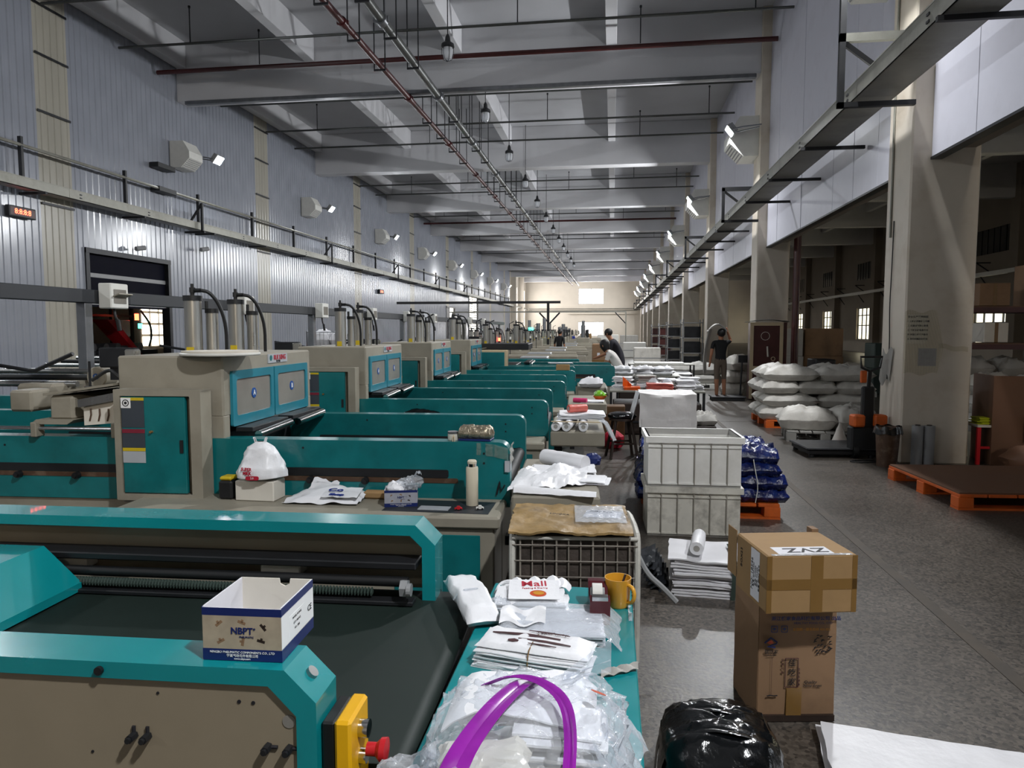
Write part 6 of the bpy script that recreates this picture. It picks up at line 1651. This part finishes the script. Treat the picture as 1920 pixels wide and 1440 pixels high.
# ------------------------------------------------------------------ the store on the right
def rack(x, y_, label):
    t = thing('pallet_rack', label, 'rack', (x, y_, 0), 0, 'blue and orange pallet racks')
    for sx in (0, 2.4):
        for sy in (0, .9): MB().box((sx - .05, sy - .05, 0), (sx + .05, sy + .05, 2.7)).obj('upright', 'blue_rack', t)
        MB().tube([(sx, 0, .4), (sx, .9, 1.2)], .02, 4).tube([(sx, .9, 1.2), (sx, 0, 2.0)], .02, 4).obj('cross_brace', 'blue_rack', t)
    for z in (.75, 1.35, 2.0):
        for sy in (-.02, .92): MB().box((0, sy - .03, z), (2.4, sy + .03, z + .09)).obj('beam', 'maroon_wood', t)
        MB().box((.05, 0, z + .09), (2.35, .9, z + .11)).obj('shelf_board', 'brown_board', t)
    return t
rack(6.15, 13.6, 'blue pallet rack in the store, nearer one'); rack(8.75, 14.0, 'blue pallet rack in the store, farther one')
for k, (x, y_, z, w_, h_, m_, lb) in enumerate(((7.9, 13.8, 2.12, 1.0, .75, 'cardboard_dark', 'brown carton on the top shelf of the blue rack'), (6.7, 13.7, 2.12, .5, .4, 'cardboard_dark', 'smaller dark carton on the top shelf of the blue rack'), (6.8, 13.8, 1.47, .4, .35, 'foam', 'pale box on the middle shelf of the blue rack'), (8.1, 13.8, 1.47, .6, .4, 'dark_steel', 'dark case on the middle shelf of the blue rack'))):
    t = thing('stored_box', lb, 'box', (x, y_, z)); MB().box((-w_/2, 0, 0), (w_/2, .7, h_), .01).obj('box_body', m_, t); MB().box((-.03, -.002, 0), (.03, 0, h_)).obj('tape_strip', 'parcel_tape', t)
for k in range(3): sack(6.5 + .55*k, 14.0, .86, 'white bag on the lower shelf of the blue rack, ' + ORD[k], .55, .6, .35, .3*k, 'sack_grey', 60 + k, 'bags on the blue rack')
t = thing('large_carton', 'wide brown carton open to the aisle beyond the nearest pillar', 'carton', (5.15, 9.5, 0), R(-4))
MB().box((-.45, 0, 0), (.75, .03, 1.12), .004).box((-.45, .03, 0), (-.42, .6, 1.12)).box((.72, .03, 0), (.75, .6, 1.12)).obj('carton_wall', 'brown_board', t)
cloth(lambda a, b: (-.1 + .5*a, -.03 - .05*math.sin(b*3), .3 + .4*b*(1 - .3*abs(a - .5))), 10, 8, .006).obj('hung_bag', 'sack_grey', t, True)
for k in range(6): sack(5.15 + .62*(k % 2), 10.55, .55 + .25*(k // 2) - .25, 'white sack behind the wide brown carton, %s %s' % (['lower', 'middle', 'upper'][k // 2], ['left', 'right'][k % 2]), .72, .6, .3, .1*k, 'sack_white', 70 + k, 'sacks behind the wide carton')
t = table('small_table', 'small table with yellow papers beyond the nearest pillar', 4.75, 9.75, .4, .4, .5, 'foam', 'red')
tag(layers(.26, .24, .09, 6, 190, .02, .01).obj('paper_pile', 'lime', None, True, (4.72, 9.72, .501)), 'yellow paper pile on the small table beyond the pillar', 'papers')
tag(cloth(lambda a, b: (4.52 + .18*a, 10.1 + .05*math.sin(b*3), .01 + .99*b*(1 - .12*a)), 8, 8, .01).obj('standing_sheet', 'foam', None, True), 'pale sheet standing behind the yellow papers', 'sheet')
tag(blob(.35, .3, .2, 5, 22, .2, 2, flat=.3).obj('brown_sack', 'brown_board', None, True, (4.98, 9.1, 0)), 'brown sack lying at the foot of the wide carton', 'sack')
pallet(5.9, 19.6, 1.5, 1.2, 'white pallet of bags in the store behind the tall pile', 'white_plastic')
for k in range(4): sack(5.6 + .6*(k % 2), 19.5, .142 + .3*(k // 2), 'light bag on the store pallet, %s %s' % (['lower', 'upper'][k // 2], ['left', 'right'][k % 2]), .68, .7, .4, 0, 'sack_white', 80 + k, 'bags on the store pallet')
for k, (x, y_, w_, h_, m_, lb) in enumerate(((6.6, 23.5, 1.2, 1.75, 'cardboard_dark', 'brown carton pile in the store'), (5.55, 23.3, .8, 1.75, 'sack_grey', 'pile of flat folded sheets in the store'), (7.2, 19.9, .7, 1.35, 'dark_green', 'dark green box in the store'), (8.6, 22.6, 1.0, 1.2, 'brown_board', 'dark brown crate in the store'), (5.0, 17.6, .5, 1.0, 'black_steel', 'black slanted frame behind the glazed cabinet'))):
    t = thing('stored_pile', lb, 'pile', (x, y_, 0)); MB().box((-w_/2, 0, 0), (w_/2, .8, h_*.5), .02).obj('lower_case', m_, t); MB().box((-w_/2 + .03, .02, h_*.5), (w_/2 - .02, .8, h_), .02).obj('upper_case', m_, t)
for k in range(5): sack(8.1 + .5*(k % 3), 19.8 + .4*(k // 3), .3*(k // 3) + .5*(k % 2)*0 + .0 + .33*(k % 2), 'grey bag heaped right of the dark green box, ' + ORD[k], .8, .6, .4, .5*k, 'sack_grey', 90 + k, 'grey bags heaped in the store')
# tray along the store wall
t = thing('cable_tray', 'pale cable tray on brackets along the store wall', 'cable tray', (0, 0, 0))
MB().box((19.0, 5, 4.5), (19.3, 98, 4.7)).obj('tray_section', 'white_plastic', t)
y_ = 36.0
while y_ < 98:
    MB().tube([(19.15, y_, 4.5), (19.58, y_, 3.9)], .04, 4).box((18.9, y_ - .03, 5.2), (19.6, y_ + .03, 5.26)).tube([(18.95, y_, 5.2), (19.58, y_, 4.75)], .04, 4).obj('tray_arm', 'black_steel', t); y_ += 4.7
# dark steel downpipe by the second pillar
tag(MB().cyl((4.55, 18.7, 0), (4.55, 18.7, 6.0), .09, 10).obj('down_pipe', 'maroon_wood', None, True), 'maroon downpipe behind the second pillar', 'pipe')
for k, y_ in enumerate((14.0, 17.5, 24.0)):
    p_ = dup(pl, (7.0, y_, 7.4), label='caged pendant lamp hanging in the store, ' + ORD[k])

# ------------------------------------------------------------------ the press seen through the roll-up door
t = thing('printing_press', 'red and white press seen through the roll-up door', 'machine', (-14.6, 19.3, 0), 0)
MB().box((-1.2, -1.3, 0), (.3, 1.5, 1.1), .03).obj('press_base', 'dark_steel', t)
MB().box((-.3, .1, 1.5), (.1, .5, 2.0), .02).obj('control_box', 'white_plastic', t)
MB().prism([(-.75, 2.0), (-.45, 2.0), (.8, .9), (.6, .9)], 0, 0, .5, M=Matrix.Translation((-.2, 0, 0))).obj('red_chute', 'red', t)
for q in range(4): MB().box((-.6, -1.3 + .9*q, 0), (-.5, -1.22 + .9*q, 2.7)).obj('press_column', 'black_steel', t)
for z in (2.1, 2.45): MB().box((-.65, -1.4, z), (-.45, 1.6, z + .07)).obj('press_beam', 'black_steel', t)
for q in range(5): MB().cyl((-.2, -1.2 + .5*q, 1.2), (.2, -1.2 + .5*q, 1.2), .12, 12).obj('press_roller', 'galvanised', t, True)
MB().cyl((.1, .8, 2.0), (.1, .8, 2.2), .06, 10).obj('signal_light', 'led_red', t)
MB().cyl((.1, .95, 1.75), (.1, .95, 1.9), .06, 10).obj('signal_light', 'led_green', t)
MB().tube([(.1, 1.0, 2.3), (.2, 1.3, 1.9), (.1, 1.5, 1.5), (.2, 1.2, 1.2)], .03, 6, smooth=2).obj('press_hose', 'rubber', t, True)
tag(MB().box((-13.4, 20.3, 0), (-13.1, 20.6, 4.9), .02).obj('annex_post', 'cream_wall'), 'cream post in the room beyond the roll-up door', 'post')

# ------------------------------------------------------------------ small extras behind and on the second machine
t = thing('small_motor', 'small black motor with a yellow cap beside the foam block', 'motor', (-2.33, 4.03, .651))
MB().box((-.045, -.05, 0), (.045, .05, .115), .012).obj('motor_body', 'rubber', t)
MB().box((-.04, -.045, .115), (.04, .045, .14), .01).obj('motor_cap', 'sticker_yellow', t)
t = thing('wire_cage', 'grey wire cage of white bags near the corrugated wall', 'cage', (-7.9, 19.4, 0))
for sx in (-.6, .6):
    for sy in (-.4, .4): MB().box((sx - .02, sy - .02, 0), (sx + .02, sy + .02, 1.66)).obj('post', 'galvanised', t)
for z in (.2, .95, 1.64):
    for sy in (-.4, .4): MB().cyl((-.6, sy, z), (.6, sy, z), .014, 6).obj('rail', 'galvanised', t)
for q in range(11): MB().cyl((-.55 + .11*q, -.4, .2), (-.55 + .11*q, -.4, 1.64), .006, 6).obj('wire', 'galvanised', t)
MB().box((-.6, -.4, .18), (.6, .4, .2)).obj('cage_floor', 'galvanised', t)
for k in range(6): sack(-8.17 + .54*(k % 2), 19.4, .201 + .5*(k // 2), 'white bag in the grey wire cage, %s %s' % (['bottom', 'middle', 'top'][k // 2], ['left', 'right'][k % 2]), .52, .66, .52, 0, 'white_bag_soft', 110 + k, 'bags in the wire cage')
